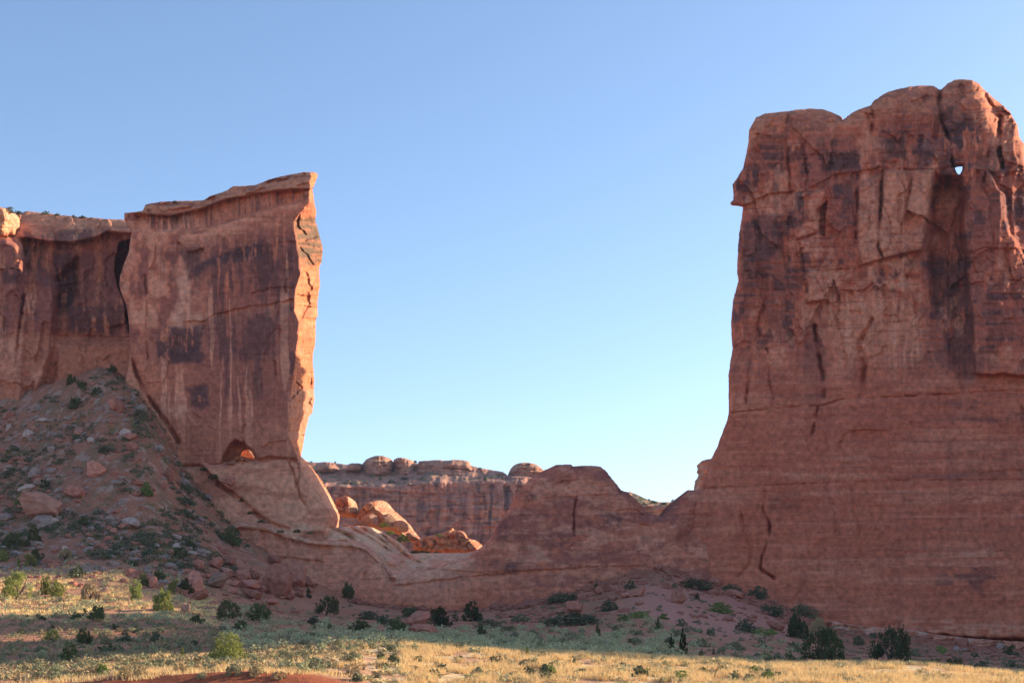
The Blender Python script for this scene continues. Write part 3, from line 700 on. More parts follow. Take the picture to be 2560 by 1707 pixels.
o = rock_sheet('rock_wall', SADDLE, 2.2, saddle_depth, saddle_color, M_ROCK, lambda x, y, sd: np.interp(x, [400, 820, 860, 1200, 1260, 1800], [9, 8, 12, 16, 36, 36]), 0.0, (), 1.3, (26, 4.5), 5)
tag(o, 'low smooth sandstone saddle wall rising to a rounded dome in the gap', 'rock wall', kind='thing')

# ------------------------------------------------------------------ stained cliff behind the fin
CLIFF = [(-260, 515), (-120, 505), (0, 534), (55, 532), (65, 528), (103, 532), (130, 534), (191, 543), (245, 545), (268, 547), (306, 549), (345, 556), (380, 640), (380, 1000), (420, 1120), (-260, 1120)]
CL_GAP = C1((780, 540), (850, 515), (852, 570), (820, 660), (790, 740), (785, 820), (810, 920), (850, 1020), (862, 1160), (835, 1060), (815, 930), (770, 830), (752, 720), (760, 640))

def cliff_depth(x, y, sd):
    D = 322.0 + 3.0 * sm(150, 260, x) + base_disp(x, y, 500, 0.9)
    roof = np.interp(x, [-200, 0, 40, 60, 120, 180, 240, 268, 300, 330], [590, 590, 592, 590, 600, 602, 590, 575, 578, 580])
    D = D + 4.0 * sm(0, 12, y - roof) * (1 - sm(50, 220, y - roof)) * sm(40, 70, x)
    D = D + np.clip(roof - y, 0, None) * 0.10
    # two rounded buttresses
    b1 = region(x, y, C1((-300, 520), (60, 515), (140, 560), (165, 640), (150, 760), (140, 950), (130, 1350), (120, 1900), (-300, 1900)), 16, 8)
    b2 = region(x, y, C1((165, 740), (260, 735), (330, 790), (375, 880), (370, 1050), (345, 1250), (300, 1420), (200, 1600), (110, 1600), (140, 950)), 14, 8)
    D = D - 7.5 * b1 - 6.0 * b2
    D = D + 3.0 * crack(x, y, C1((160, 560), (165, 760), (145, 960), (120, 1150), (100, 1330)), 5)
    D = D + 5.0 * region(x, y, C1((360, 800), (500, 640), (500, 900), (380, 1000)), 12, 8)
    D = D + 1.2 * ledge(x, y, C1((0, 715), (80, 705), (150, 730)), 30, 8, 51) + 1.0 * ledge(x, y, C1((370, 1140), (700, 1150), (850, 1150)), -1 * 1 + 20, 8, 52)
    D = D - 3.0 * sm(0, 30, y - np.interp(x, [100, 140, 330], [850, 836, 842])) * sm(120, 150, x)
    D = D - np.clip(y - 840, 0, None) * 0.03
    wx, wy = x + 12 * fbm(x / 30, y / 30, 3, 511), y + 12 * fbm(x / 30, y / 30, 3, 512)
    D = D - 1.8 * (cells(wx / 46, wy / 80, 513)[0] - 0.5) * (1 - sm(830, 850, y) * (x > 130))
    D = D + 10 * region(x, y, CL_GAP, 3, 3)
    D = D + 1.2 * crack(x, y, C1((665, 610), (670, 780), (700, 920)), 3)
    return D

def cliff_color(x, y):
    n = len(x)
    c = np.tile(np.array((0.36, 0.175, 0.120)), (n, 1))
    st = streaks(x, y, 540, 8, 120)
    c = mix(c, BUFF, 0.6 * sm(-0.1, 0.4, fbm(x / 50, y / 50, 4, 545)))
    roof = np.interp(x, [-200, 0, 40, 60, 120, 180, 240, 268, 300, 330], [590, 590, 592, 590, 600, 602, 590, 575, 578, 580])
    c = mix(c, (0.43, 0.25, 0.17), 0.7 * sm(0, 10, roof - y))
    c = mix(c, PURP, 0.45 * sm(0, 0.4, fbm(x / 60, y / 8, 3, 546)) * sm(0, 10, roof - y))
    c = mix(c, PURP, 0.95 * sm(-0.3, 0.05, st) * sm(0, 16, y - roof) * (1 - sm(820, 850, y)))
    for P, k, s in ((C1((140, 480), (420, 460), (700, 450), (700, 520), (500, 570), (420, 600), (320, 560), (140, 540)), 0.8, 1), (C1((340, 620), (500, 600), (500, 900), (440, 960), (370, 960)), 0.9, 2),  # these two paint shade under the alcove roof and in the cavity
                    (C1((440, 940), (840, 930), (840, 1150), (440, 1130)), 0.75, 3), (C1((0, 715), (150, 730), (150, 820), (0, 800)), 0.85, 4), (C1((170, 730), (340, 740), (340, 830), (170, 800)), 0.5, 5),
                    (C1((500, 600), (760, 620), (770, 930), (520, 930)), 0.35, 6), (C1((0, 900), (60, 900), (60, 1300), (0, 1300)), 0.4, 7), (C1((190, 960), (260, 960), (250, 1060), (190, 1060)), 0.5, 8), (C1((160, 560), (330, 560), (330, 730), (180, 720)), 0.6, 9)):
        c = mix(c, VARN_SHADE, k * region(x, y, P, 8, 12, s) * sm(-0.4, -0.1, fbm(x / 18, y / 30, 5, 550 + s, 0.65) + 0.6 * st))
    c = mix(c, (0.40, 0.19, 0.125), 0.75 * sm(835, 860, y) * sm(110, 140, x))
    return c

o = rock_sheet('cliff', CLIFF, 2.4, cliff_depth, cliff_color, M_ROCK, 30, -0.05, (), 1.4, (8, 1.5), 6)
tag(o, 'dark streaked sandstone cliff joined to the back of the blade-like fin', 'cliff')

KNOB = [(-60, 520), (0, 518), (19, 521), (34, 530), (42, 538), (50, 547), (47, 570), (40, 575), (38, 588), (-60, 592)]
def knob_depth(x, y, sd):
    return 316.0 + 0.16 * np.clip(x - 10, 0, None) + 1.2 * fbm(x / 18, y / 14, 4, 600) + 0.8 * ledge(x, y, [(-60, 568), (46, 570)], 10, 4, 60, 1)
def knob_color(x, y):
    c = np.tile(np.array((0.47, 0.26, 0.16)), (len(x), 1))
    return mix(c, BUFF, 0.7 * sm(-0.2, 0.3, fbm(x / 30, y / 10, 3, 601)))
o = rock_sheet('rim_rock', KNOB, 1.8, knob_depth, knob_color, M_ROCK, 8, -0.2, (), 1.2, (8, 2.5), 7)
tag(o, 'pale squarish rock knob perched on the rim of the dark cliff', 'rock')

# ------------------------------------------------------------------ far mesa with domes along its rim
MESA = [(560, 1170), (700, 1150), (754, 1148), (777, 1156), (813, 1154), (840, 1157), (867, 1161), (879, 1157), (905, 1159), (930, 1158), (975, 1156), (1000, 1150), (1045, 1158), (1100, 1154), (1180, 1164), (1206, 1170), (1236, 1176), (1259, 1179), (1269, 1187), (1290, 1190), (1360, 1194), (1420, 1200), (1500, 1260), (1500, 1520), (560, 1520)]
def mesa_depth(x, y, sd):
    lip = np.interp(x, [560, 760, 900, 1000, 1080, 1200, 1300, 1500], [1205, 1212, 1216, 1214, 1204, 1203, 1205, 1230]) + 2 * fbm(x / 30, y * 0, 3, 610)
    D = 880.0 + np.clip(lip - y, 0, None) * 1.1 + 5 * fbm(x / 60, y / 60, 4, 611) + 1.6 * fbm(x / 100, y / 4, 3, 612)
    D = D + 3.5 * (cells((x + 8 * fbm(x / 30, y / 30, 2, 1)) / 34, y / 120, 61)[0] - 0.5) * sm(0, 6, y - lip)
    D = D + 3.0 * ledge(x, y, C4((480, 560), (800, 590), (1000, 600), (1400, 620)), 10, 30, 62, 2) + 2.0 * ledge(x, y, C4((600, 640), (900, 640), (1200, 640)), 12, 30, 63, 2)
    D = D + 2.5 * (fbm(x / 80, y / 3.5, 2, 614) > 0.1) * sm(0, 6, lip - y)
    D = D + 4.0 * (cells((x + 5 * fbm(x / 14, y / 14, 2, 615)) / 16, y / 22, 616)[0] - 0.5) + 3.0 * bedlines(x * 2, y * 2.6, 617)
    return D
def mesa_color(x, y):
    c = np.tile(np.array((0.37, 0.185, 0.150)), (len(x), 1))
    c = mix(c, (0.44, 0.25, 0.20), 0.6 * sm(-0.2, 0.4, fbm(x / 60, y / 40, 4, 620)))
    lip = np.interp(x, [560, 760, 900, 1000, 1080, 1200, 1300, 1500], [1205, 1212, 1216, 1214, 1204, 1203, 1205, 1230])
    st = streaks(x, y, 625, 5, 90)
    c = mix(c, (0.24, 0.13, 0.125), 0.7 * bedlines(x * 2, y * 2.6, 617) + 0.5 * sm(0.0, 0.25, fbm(x / 90, y / 6, 4, 618)))
    c = mix(c, (0.13, 0.08, 0.09), 0.55 * sm(0.0, 0.4, st) * sm(0, 8, y - lip))
    for P, k, s in ((C4((1760, 530), (1815, 530), (1810, 860), (1760, 860)), 0.9, 1), (C4((1860, 530), (1950, 540), (1900, 760), (1870, 760)), 0.8, 2), (C4((1650, 510), (1700, 515), (1690, 600), (1655, 600)), 0.7, 3),
                    (C4((1110, 700), (1330, 690), (1330, 880), (1120, 850)), 0.45, 4), (C4((1200, 920), (1800, 930), (1700, 1010), (1200, 1010)), 0.5, 5), (C4((440, 570), (480, 570), (480, 620), (440, 620)), 0.6, 6)):
        c = mix(c, (0.075, 0.055, 0.07), k * region(x, y, P, 4, 14, s) * sm(-0.15, 0.1, st + 0.1))
    c = mix(c, (0.14, 0.14, 0.09), 0.7 * sm(0, 5, lip - y) * sm(0.05, 0.3, fbm(x / 26, y / 5, 4, 630)) * sm(0, 8, sdf(x, y, MESA)[0]))
    return c
mesa = rock_sheet('mesa', MESA, 2.6, mesa_depth, mesa_color, M_MESA, 60, 0.0, (), 1.2, (5, 2), 8, warm=1.05)
tag(mesa, 'long far mesa with a row of rounded domes along its rim', 'mesa')

def round_off(P, n=2):
    for _ in range(n):
        P = [q for a, b in zip(P, P[1:] + P[:1]) for q in ((a[0] * .75 + b[0] * .25, a[1] * .75 + b[1] * .25), (a[0] * .25 + b[0] * .75, a[1] * .25 + b[1] * .75))]
    return P

def far_dome(poly, D0, lab=None, s=0, bulge=12):
    A = np.array(poly, float)
    cx0, w = (A[:, 0].min() + A[:, 0].max()) / 2, (A[:, 0].max() - A[:, 0].min()) / 2
    def dep(x, y, sd):
        return D0 + bulge * ((x - cx0) / w) ** 2 + 3 * fbm(x / 25, y / 25, 4, 640 + s) + 1.2 * fbm(x / 80, y / 4, 3, 650 + s) + 1.2 * crack(x, y, [(cx0 + w * 0.2, A[:, 1].min()), (cx0 + w * 0.1, A[:, 1].max())], 2) + 3.0 * (fbm(x / 70, y / 6, 3, 655 + s) > 0.15)
    def colr(x, y):
        c = np.tile(np.array((0.34, 0.180, 0.145)), (len(x), 1))
        c = mix(c, (0.42, 0.255, 0.20), 0.7 * sm(-0.2, 0.4, fbm(x / 40, y / 12, 4, 660 + s)))
        return mix(c, (0.22, 0.12, 0.11), 0.35 * sm(0.05, 0.5, streaks(x, y, 670 + s, 5, 20)) + 0.3 * sm(0.1, 0.4, fbm(x / 60, y / 5, 3, 675 + s)))
    o = rock_sheet('dome', round_off(list(poly), 1), 1.8, dep, colr, M_MESA, 25, 0.0, (), 1.6, (15, 9), 640 + s, parent=mesa, warm=1.05)
    if lab: o['label'] = lab
    return o

far_dome(C4((690, 480), (690, 365), (720, 330), (780, 303), (850, 293), (900, 310), (945, 328), (960, 480)), 905, 'tallest smooth dome', 1)
far_dome(C4((945, 480), (945, 340), (1000, 308), (1080, 325), (1140, 352), (1150, 480)), 908, None, 2)
far_dome(C4((1140, 500), (1150, 352), (1200, 342), (1330, 330), (1400, 342), (1480, 332), (1560, 340), (1600, 352), (1590, 377), (1640, 420), (1690, 490), (1690, 512)), 902, 'long dome with a beaked end', 3)
far_dome(C4((1905, 500), (1920, 440), (1940, 390), (2000, 360), (2080, 352), (2160, 370), (2205, 410), (2300, 500)), 900, 'isolated round dome', 4)
far_dome(C4((540, 430), (560, 385), (600, 362), (660, 362), (700, 372), (700, 430)), 906, None, 5)
far_dome(C4((260, 440), (290, 375), (360, 352), (440, 352), (480, 390), (500, 440)), 904, None, 6)

# shrubby hill seen through the notch beside the tower, and the pale stacked pillar behind the tower's foot
HILL = C5((700, 800), (760, 560), (850, 562), (870, 560), (912, 577), (960, 602), (1000, 620), (1100, 640), (1200, 640), (1300, 650), (1500, 660), (1500, 900), (700, 900))
def hill_depth(x, y, sd):
    lip = 1263 + 2 * fbm(x / 20, y * 0, 3, 680)
    return 600.0 + np.clip(lip - y, 0, None) * 1.5 + 2 * fbm(x / 20, y / 4, 4, 681)
def hill_color(x, y):
    c = np.tile(np.array((0.36, 0.22, 0.17)), (len(x), 1))
    c = mix(c, (0.10, 0.12, 0.06), 0.9 * sm(0, 4, 1262 - y) * sm(-0.12, 0.12, fbm(x / 9, y / 5, 4, 682)))
    return mix(c, (0.20, 0.12, 0.11), 0.6 * sm(0, 0.4, fbm(x / 60, y / 4, 3, 683)) * sm(0, 4, y - 1262))
o = rock_sheet('hill', HILL, 1.8, hill_depth, hill_color, M_MESA, 60, 0.0, (), 1.0, (4, 2), 9, warm=1.05)
tag(o, kind='structure')
PIL = C5((1380, 600), (1395, 500), (1400, 450), (1415, 440), (1430, 400), (1415, 385), (1422, 355), (1410, 335), (1430, 315), (1470, 305), (1530, 300), (1600, 320), (1600, 600))
def pil_depth(x, y, sd):
    return 420.0 + 0.8 * (fbm(x / 60, y / 5, 3, 690)) - 0.035 * (x - 1750)
def pil_color(x, y):
    c = np.tile(np.array((0.36, 0.25, 0.21)), (len(x), 1))
    return mix(c, (0.30, 0.17, 0.13), 0.5 * sm(0, 0.4, fbm(x / 60, y / 4, 3, 691)))
o = rock_sheet('rock_pillar', PIL, 1.8, pil_depth, pil_color, M_MESA, 10, 0.0, (), 1.2, (5, 2.5), 10, warm=1.05)
tag(o, 'pale layered rock pillar half hidden behind the foot of the broad tower', 'rock pillar')
# ------------------------------------------------------------------ ground: one sheet, heights from surveyed profiles
# each profile: x in the photo, then (distance, row in the photo) pairs of the ground surface
PROF = [
    (-600, [(60, 1770), (75, 1716), (110, 1668), (140, 1612), (170, 1556), (200, 1500), (230, 1415), (260, 1310), (290, 1140), (312, 1010), (330, 960)]),
    (0,    [(60, 1760), (75, 1712), (110, 1666), (140, 1612), (170, 1556), (200, 1502), (230, 1422), (260, 1310), (290, 1135), (312, 1000), (330, 950)]),
    (130,  [(60, 1760), (75, 1706), (110, 1660), (140, 1610), (170, 1558), (200, 1504), (230, 1425), (260, 1300), (290, 1095), (312, 960), (330, 900)]),
    (280,  [(60, 1830), (68, 1770), (72, 1698), (110, 1652), (140, 1606), (170, 1560), (200, 1506), (230, 1432), (260, 1300), (288, 1070), (304, 925), (330, 880)]),
    (380,  [(60, 1830), (68, 1770), (72, 1692), (110, 1648), (140, 1604), (170, 1560), (200, 1512), (230, 1445), (258, 1330), (282, 1160), (297, 1030), (320, 1000)]),
    (470,  [(60, 1830), (68, 1770), (72, 1688), (110, 1644), (140, 1602), (170, 1562), (200, 1520), (230, 1465), (256, 1380), (280, 1270), (297, 1190), (320, 1180)]),
    (600,  [(60, 1830), (68, 1770), (72, 1685), (110, 1638), (140, 1600), (180, 1562), (220, 1512), (250, 1452), (272, 1395), (290, 1348), (320, 1340)]),
    (760,  [(60, 1830), (68, 1770), (72, 1690), (107, 1628), (150, 1598), (190, 1572), (230, 1535), (265, 1490), (290, 1445), (320, 1440)]),
    (880,  [(60, 1830), (68, 1775), (74, 1706), (105, 1620), (150, 1598), (200, 1574), (250, 1542), (290, 1500), (320, 1495)]),
    (1060, [(60, 1840), (74, 1726), (105, 1620), (150, 1604), (200, 1580), (250, 1552), (292, 1528), (320, 1524)]),
    (1280, [(60, 1840), (74, 1730), (105, 1634), (150, 1616), (200, 1584), (250, 1550), (292, 1518), (320, 1514)]),
    (1450, [(60, 1840), (74, 1732), (105, 1640), (150, 1618), (200, 1578), (240, 1536), (270, 1500), (294, 1472), (320, 1468)]),
    (1620, [(60, 1840), (74, 1732), (104, 1646), (150, 1622), (190, 1588), (230, 1532), (265, 1470), (292, 1422), (320, 1415)]),
    (1760, [(60, 1840), (74, 1736), (103, 1652), (150, 1634), (200, 1590), (240, 1536), (270, 1490), (294, 1452), (320, 1445)]),
    (1930, [(60, 1840), (74, 1738), (102, 1658), (125, 1664), (180, 1628), (230, 1580), (270, 1536), (295, 1500), (320, 1495)]),
    (2080, [(60, 1840), (74, 1740), (101, 1662), (125, 1676), (190, 1640), (240, 1606), (290, 1572), (320, 1568)]),
    (2300, [(60, 1840), (74, 1740), (100, 1668), (125, 1690), (190, 1652), (250, 1622), (289, 1604), (296, 1596), (320, 1592)]),
    (2560, [(60, 1840), (74, 1740), (100, 1676), (125, 1702), (190, 1664), (250, 1646), (289, 1632), (296, 1622), (320, 1618)]),
    (3200, [(60, 1840), (74, 1740), (100, 1684), (125, 1712), (190, 1674), (250, 1660), (292, 1648), (320, 1640)]),
]
_gx = np.arange(-600, 3201, 20.0)
_gd = np.arange(60, 331, 1.0)
_pt = np.array([np.interp(_gd, [p[0] for p in pr], [(HY - p[1]) / FP * p[0] for p in pr]) for _, pr in PROF])
_tab = np.array([np.interp(_gx, [p[0] for p in PROF], _pt[:, j]) for j in range(len(_gd))])      # distance x column
def _blur(T, k, ax):
    w = np.ones(k) / k
    pad = [(0, 0), (0, 0)]; pad[ax] = (k // 2, k // 2)
    return np.apply_along_axis(lambda v: np.convolve(v, w, 'valid'), ax, np.pad(T, pad, mode='edge'))
_tab = _blur(_tab, 5, 1)
_far = _blur(_tab, 11, 0)
_w = sm(90, 130, _gd)[:, None]
_tab = _tab * (1 - _w) + _far * _w

def ground_z(X, Y, detail=True):
    X, Y = np.asarray(X, float), np.asarray(Y, float)
    Yc = np.clip(Y, 60, 330)
    xi = np.clip(X / Yc * FP + CX, -600, 3199.9)
    a, b = (xi + 600) / 20, Yc - 60
    i, j = np.minimum(a.astype(int), len(_gx) - 2), np.minimum(b.astype(int), len(_gd) - 2)
    fa, fb = a - i, b - j
    z = (_tab[j, i] * (1 - fa) + _tab[j, i + 1] * fa) * (1 - fb) + (_tab[j + 1, i] * (1 - fa) + _tab[j + 1, i + 1] * fa) * fb
    near = sm(18, 60, Y)
    z = z * near + (-1.7) * (1 - near)
    z = np.where(Y < 18, -1.7, z)
    back = sm(312, 345, Y)
    z = z * (1 - back) + np.minimum(z, 6.0) * back
    back2 = sm(345, 600, Y)
    z = z * (1 - back2) + -8.0 * back2
    if detail:
        k = sm(40, 80, Y) * (1 - sm(300, 420, Y))
        z = z + k * (0.35 * fbm(X / 9, Y / 9, 4, 700) + 0.10 * fbm(X / 1.7, Y / 1.7, 3, 710))
        tal = sm(3, 14, z) * k
        z = z + tal * (0.9 * fbm(X / 7, Y / 7, 4, 720) + 1.1 * np.abs(fbm(X / 4.0 + 0.3 * Y / 9, Y / 22, 3, 725)))
    return z

def graded(lo, hi, core0, core1, step, g=1.09):
    c = list(np.arange(core0, core1 + step / 2, step))
    s, v = step, core1
    while v < hi:
        s *= g; v += s; c.append(v)
    s, v = step, core0
    pre = []
    while v > lo:
        s *= g; v -= s; pre.append(v)
    return np.array(pre[::-1] + c)

gxs = graded(-7000, 7000, -115, 118, 0.55)
gys = np.concatenate([graded(-3000, 60, 60, 60.1, 0.5, 1.12)[:-1], np.arange(60, 130, 0.45), np.arange(130, 230, 0.6), np.arange(230, 326, 0.5), graded(326, 9000, 326, 326.1, 0.6, 1.12)[1:]])
GX, GY = np.meshgrid(gxs, gys)
GZ = ground_z(GX.ravel(), GY.ravel())
V = np.stack([GX.ravel(), GY.ravel(), GZ], 1)
_i = np.arange(GX.size).reshape(GX.shape)
F = np.stack([_i[:-1, :-1].ravel(), _i[:-1, 1:].ravel(), _i[1:, 1:].ravel(), _i[1:, :-1].ravel()], 1)

def ground_color(X, Y, Z):
    c = np.tile(np.array((0.50, 0.205, 0.115)), (len(X), 1))
    c = mix(c, (0.56, 0.255, 0.155), 0.7 * sm(-0.2, 0.3, fbm(X / 7, Y / 7, 4, 730)))
    xi = X / np.clip(Y, 20, None) * FP + CX
    # dry straw litter over the near terrace
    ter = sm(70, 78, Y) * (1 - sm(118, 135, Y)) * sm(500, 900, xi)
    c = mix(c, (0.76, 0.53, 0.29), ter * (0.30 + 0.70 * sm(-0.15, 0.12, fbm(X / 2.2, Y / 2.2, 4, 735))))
    # grey-green scrub soil
    c = mix(c, (0.28, 0.185, 0.11), 0.5 * sm(0.0, 0.3, fbm(X / 2.4, Y / 2.4, 4, 740)) * sm(100, 130, Y))
    tal = sm(4, 16, Z) * sm(120, 200, Y)
    c = mix(c, (0.38, 0.155, 0.095), 0.8 * tal)
    c = mix(c, (0.20, 0.15, 0.085), 0.6 * tal * sm(0.10, 0.30, fbm(X / 1.6, Y / 3, 4, 745)))
    c = mix(c, (0.50, 0.33, 0.26), 0.6 * tal * sm(0.22, 0.38, fbm(X / 1.1, Y / 1.4, 3, 748)))
    lit = sm(165, 180, Y) * (1 - sm(225, 240, Y)) * (1 - sm(480, 600, xi))  # soil painted brighter where the sunlit patch lies
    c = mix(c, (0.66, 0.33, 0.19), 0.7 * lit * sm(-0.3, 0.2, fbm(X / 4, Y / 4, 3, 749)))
    # open red sand beside the mound
    snd = np.exp(-(((xi - 1790) / 230) ** 2 + ((Y - 245) / 42) ** 2))
    c = mix(c, (0.60, 0.265, 0.185), sm(0.2, 0.6, snd))
    # bare red bank
    bank = (1 - sm(73, 76, Y)) * sm(55, 62, Y)
    c = mix(c, (0.36, 0.105, 0.05), bank)
    return c

M_GROUND, nt, b = new_mat('ground_soil')
N, L = nt.nodes.new, nt.links.new
at = N('ShaderNodeAttribute'); at.attribute_name = 'Col'
tc = N('ShaderNodeTexCoord')
n1 = N('ShaderNodeTexNoise'); n1.inputs['Scale'].default_value = 2.2; n1.inputs['Detail'].default_value = 8; n1.inputs['Roughness'].default_value = 0.7
L(tc.outputs['Object'], n1.inputs['Vector'])
mr = N('ShaderNodeMapRange'); mr.inputs['From Min'].default_value = 0.3; mr.inputs['From Max'].default_value = 0.7; mr.inputs['To Min'].default_value = 0.65; mr.inputs['To Max'].default_value = 1.3
L(n1.outputs['Fac'], mr.inputs['Value'])
mx = N('ShaderNodeVectorMath'); mx.operation = 'SCALE'
L(at.outputs['Color'], mx.inputs[0]); L(mr.outputs[0], mx.inputs['Scale'])
L(mx.outputs[0], b.inputs['Base Color'])
bp = N('ShaderNodeBump'); bp.inputs['Strength'].default_value = 0.6; bp.inputs['Distance'].default_value = 0.25
L(n1.outputs['Fac'], bp.inputs['Height']); L(bp.outputs[0], b.inputs['Normal'])
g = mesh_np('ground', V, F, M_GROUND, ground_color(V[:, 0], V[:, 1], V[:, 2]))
tag(g, kind='structure')

_ds = np.concatenate([np.arange(70, 140, 0.25), np.arange(140, 331, 0.4)])
def hit(x, y, dmin=0):
    """where the sight line through photo point (x, y) first meets the ground"""
    D = _ds
    z = ground_z((x - CX) / FP * D, D)
    below = (HY - y) / FP * D <= z
    below &= D >= dmin
    k = int(np.argmax(below)) if below.any() else len(D) - 1
    d = D[k]
    X = (x - CX) / FP * d
    return X, d, float(ground_z(np.array([X]), np.array([d]))[0])

# ------------------------------------------------------------------ ridge added out of view at right, crest shaped to shade the flats
RX = 190.0
RH = np.array([(156, 0), (160, 25), (164, 48), (168, 53), (186, 64), (198, 68.5), (206, 72), (209, 76), (212, 90), (243, 92), (246, 80.5), (254, 80), (260, 81), (264, 93), (283, 93), (286, 84), (289, 83), (300, 87), (322, 94), (335, 98), (345, 98), (349, 50), (354, 0)], float)
rd = np.arange(154, 358, 0.5)
prof = [(0.0, 0.0), (2.0, 0.35), (1.0, 0.7), (0.0, 1.0), (9.0, 1.02), (22.0, 0.8), (40.0, 0.0)]
hh = np.interp(rd, RH[:, 0], RH[:, 1]) + 0.7 * fbm(rd / 4, rd * 0, 3, 780)
V = np.stack([np.stack([RX + a + (1 - b) * -6 * (k < 3) + 0.8 * fbm(rd / 6, rd * 0 + k, 3, 781), rd, -8 + (hh + 8) * b], 1) for k, (a, b) in enumerate(prof)], 1).reshape(-1, 3)
m = len(prof)
_i = np.arange(len(rd) * m).reshape(len(rd), m)
F = np.stack([_i[:-1, :-1].ravel(), _i[:-1, 1:].ravel(), _i[1:, 1:].ravel(), _i[1:, :-1].ravel()], 1)
rg = mesh_np('added_shade_ridge', V, F, M_ROCK, np.tile(np.array(RED), (len(V), 1)))
tag(rg, kind='structure')

# ------------------------------------------------------------------ the air between here and the far mesa
hz = bpy.data.materials.new('haze'); hz.use_nodes = True
hn = hz.node_tree
hn.nodes.remove(hn.nodes['Principled BSDF'])
pv = hn.nodes.new('ShaderNodeVolumePrincipled')
pv.inputs['Color'].default_value = (0.62, 0.72, 1.0, 1)
pv.inputs['Density'].default_value = 0.00005
pv.inputs['Anisotropy'].default_value = 0.0
hn.links.new(pv.outputs[0], hn.nodes['Material Output'].inputs['Volume'])
x0, x1, y0, y1, z0, z1 = -420, 420, -40, 1020, -12, 150
HV = np.array([(a, b, c) for a in (x0, x1) for b in (y0, y1) for c in (z0, z1)], float)
HF = np.array([(0, 1, 3, 2), (4, 6, 7, 5), (0, 4, 5, 1), (2, 3, 7, 6), (0, 2, 6, 4), (1, 5, 7, 3)])
ho = mesh_np('haze', HV, HF, hz, None, False)
tag(ho, kind='stuff')
# ------------------------------------------------------------------ boulders: faceted, weathered blocks, several shared shapes
def ico(sub):
    t = (1 + 5 ** 0.5) / 2
    v = [(-1, t, 0), (1, t, 0), (-1, -t, 0), (1, -t, 0), (0, -1, t), (0, 1, t), (0, -1, -t), (0, 1, -t), (t, 0, -1), (t, 0, 1), (-t, 0, -1), (-t, 0, 1)]
    f = [(0, 11, 5), (0, 5, 1), (0, 1, 7), (0, 7, 10), (0, 10, 11), (1, 5, 9), (5, 11, 4), (11, 10, 2), (10, 7, 6), (7, 1, 8), (3, 9, 4), (3, 4, 2), (3, 2, 6), (3, 6, 8), (3, 8, 9), (4, 9, 5), (2, 4, 11), (6, 2, 10), (8, 6, 7), (9, 8, 1)]
    v = [np.array(p) / np.linalg.norm(p) for p in v]
    for _ in range(sub):
        cache, nf = {}, []
        def mid(a, b):
            k = (min(a, b), max(a, b))
            if k not in cache:
                m = v[a] + v[b]
                v.append(m / np.linalg.norm(m)); cache[k] = len(v) - 1
            return cache[k]
        for a, b, c in f:
            ab, bc, ca = mid(a, b), mid(b, c), mid(c, a)
            nf += [(a, ab, ca), (b, bc, ab), (c, ca, bc), (ab, bc, ca)]
        f = nf
    return np.array(v), np.array(f)

ICO4, ICOF4 = ico(4)
ICO2, ICOF2 = ico(1)
def boulder_shape(seed, cuts=16, layered=0.0, rough=0.035):
    r = np.random.RandomState(seed)
    V = ICO4.copy()
    rad = np.full(len(V), 1.0)
    for _ in range(cuts):                       # planes that slice the ball into blunt facets
        n = r.normal(size=3); n[2] *= 0.7; n /= np.linalg.norm(n)
        d = r.uniform(0.50, 0.80)
        t = V @ n
        rad = np.where(t > 1e-3, np.minimum(rad, d / np.maximum(t, 1e-3)), rad)
    V = V * rad[:, None]
    n = fbm(V[:, 0] * 2.2 + seed, V[:, 1] * 2.2 + V[:, 2] * 2.9, 5, seed) + 0.8 * (cells(V[:, 0] * 1.7 + V[:, 1] * 0.9, V[:, 2] * 2.3 + V[:, 1], seed)[0] - 0.5)
    V = V * (1 + rough * 1.6 * n)[:, None]
    if layered:
        V[:, :2] *= (1 + layered * vn(V[:, 2] * 9, V[:, 2] * 0 + seed, seed))[:, None]
    return V / np.abs(V).max(0)

M_BRED = rock_mat('red_boulder_stone', 2.6, 0.5, (0.50, 0.20, 0.135))
M_BTAN = rock_mat('tan_boulder_stone', 2.2, 0.4, (0.45, 0.215, 0.145))
M_BPALE = rock_mat('pale_boulder_stone', 2.2, 0.4, (0.47, 0.335, 0.275))
M_BORG = rock_mat('orange_boulder_stone', 2.6, 0.5, (0.42, 0.235, 0.160))
BSH = {}
def boulder_mesh(seed, mat):
    k = (seed, mat.name)
    if k not in BSH:
        o = mesh_np('boulder', boulder_shape(seed, 7 if seed > 10 else 16, 0.05 if seed % 3 == 0 else 0.0, 0.06 if seed > 10 else 0.04), ICOF4, mat, None, True, link=False)
        BSH[k] = o.data
        bpy.data.objects.remove(o)
    return BSH[k]

def boulder(x, yb, w, h, seed, mat, label, rot=0.0, tilt=0.0, D=None, deep=0.75, sink=0.22, group=None, name='boulder', cat='boulder'):
    """boulder whose foot stands at photo point (x, yb), w wide and h high in photo pixels"""
    if D is None:
        X, d, z = hit(x, yb)
    else:
        X, d, z = P3(x, yb, D)
    k = d / FP
    o = bpy.data.objects.new(name, boulder_mesh(seed, mat))
    hw, hz = w * k / 2, h * k / 2 / (1 - sink / 2)
    o.scale = (hw, hw * deep, hz)
    o.location = (X, d + hw * deep * 0.6, z + hz * (1 - sink))
    o.rotation_euler = (0, tilt, rot)
    COL.objects.link(o)
    tag(o, label, cat, group)
    return o

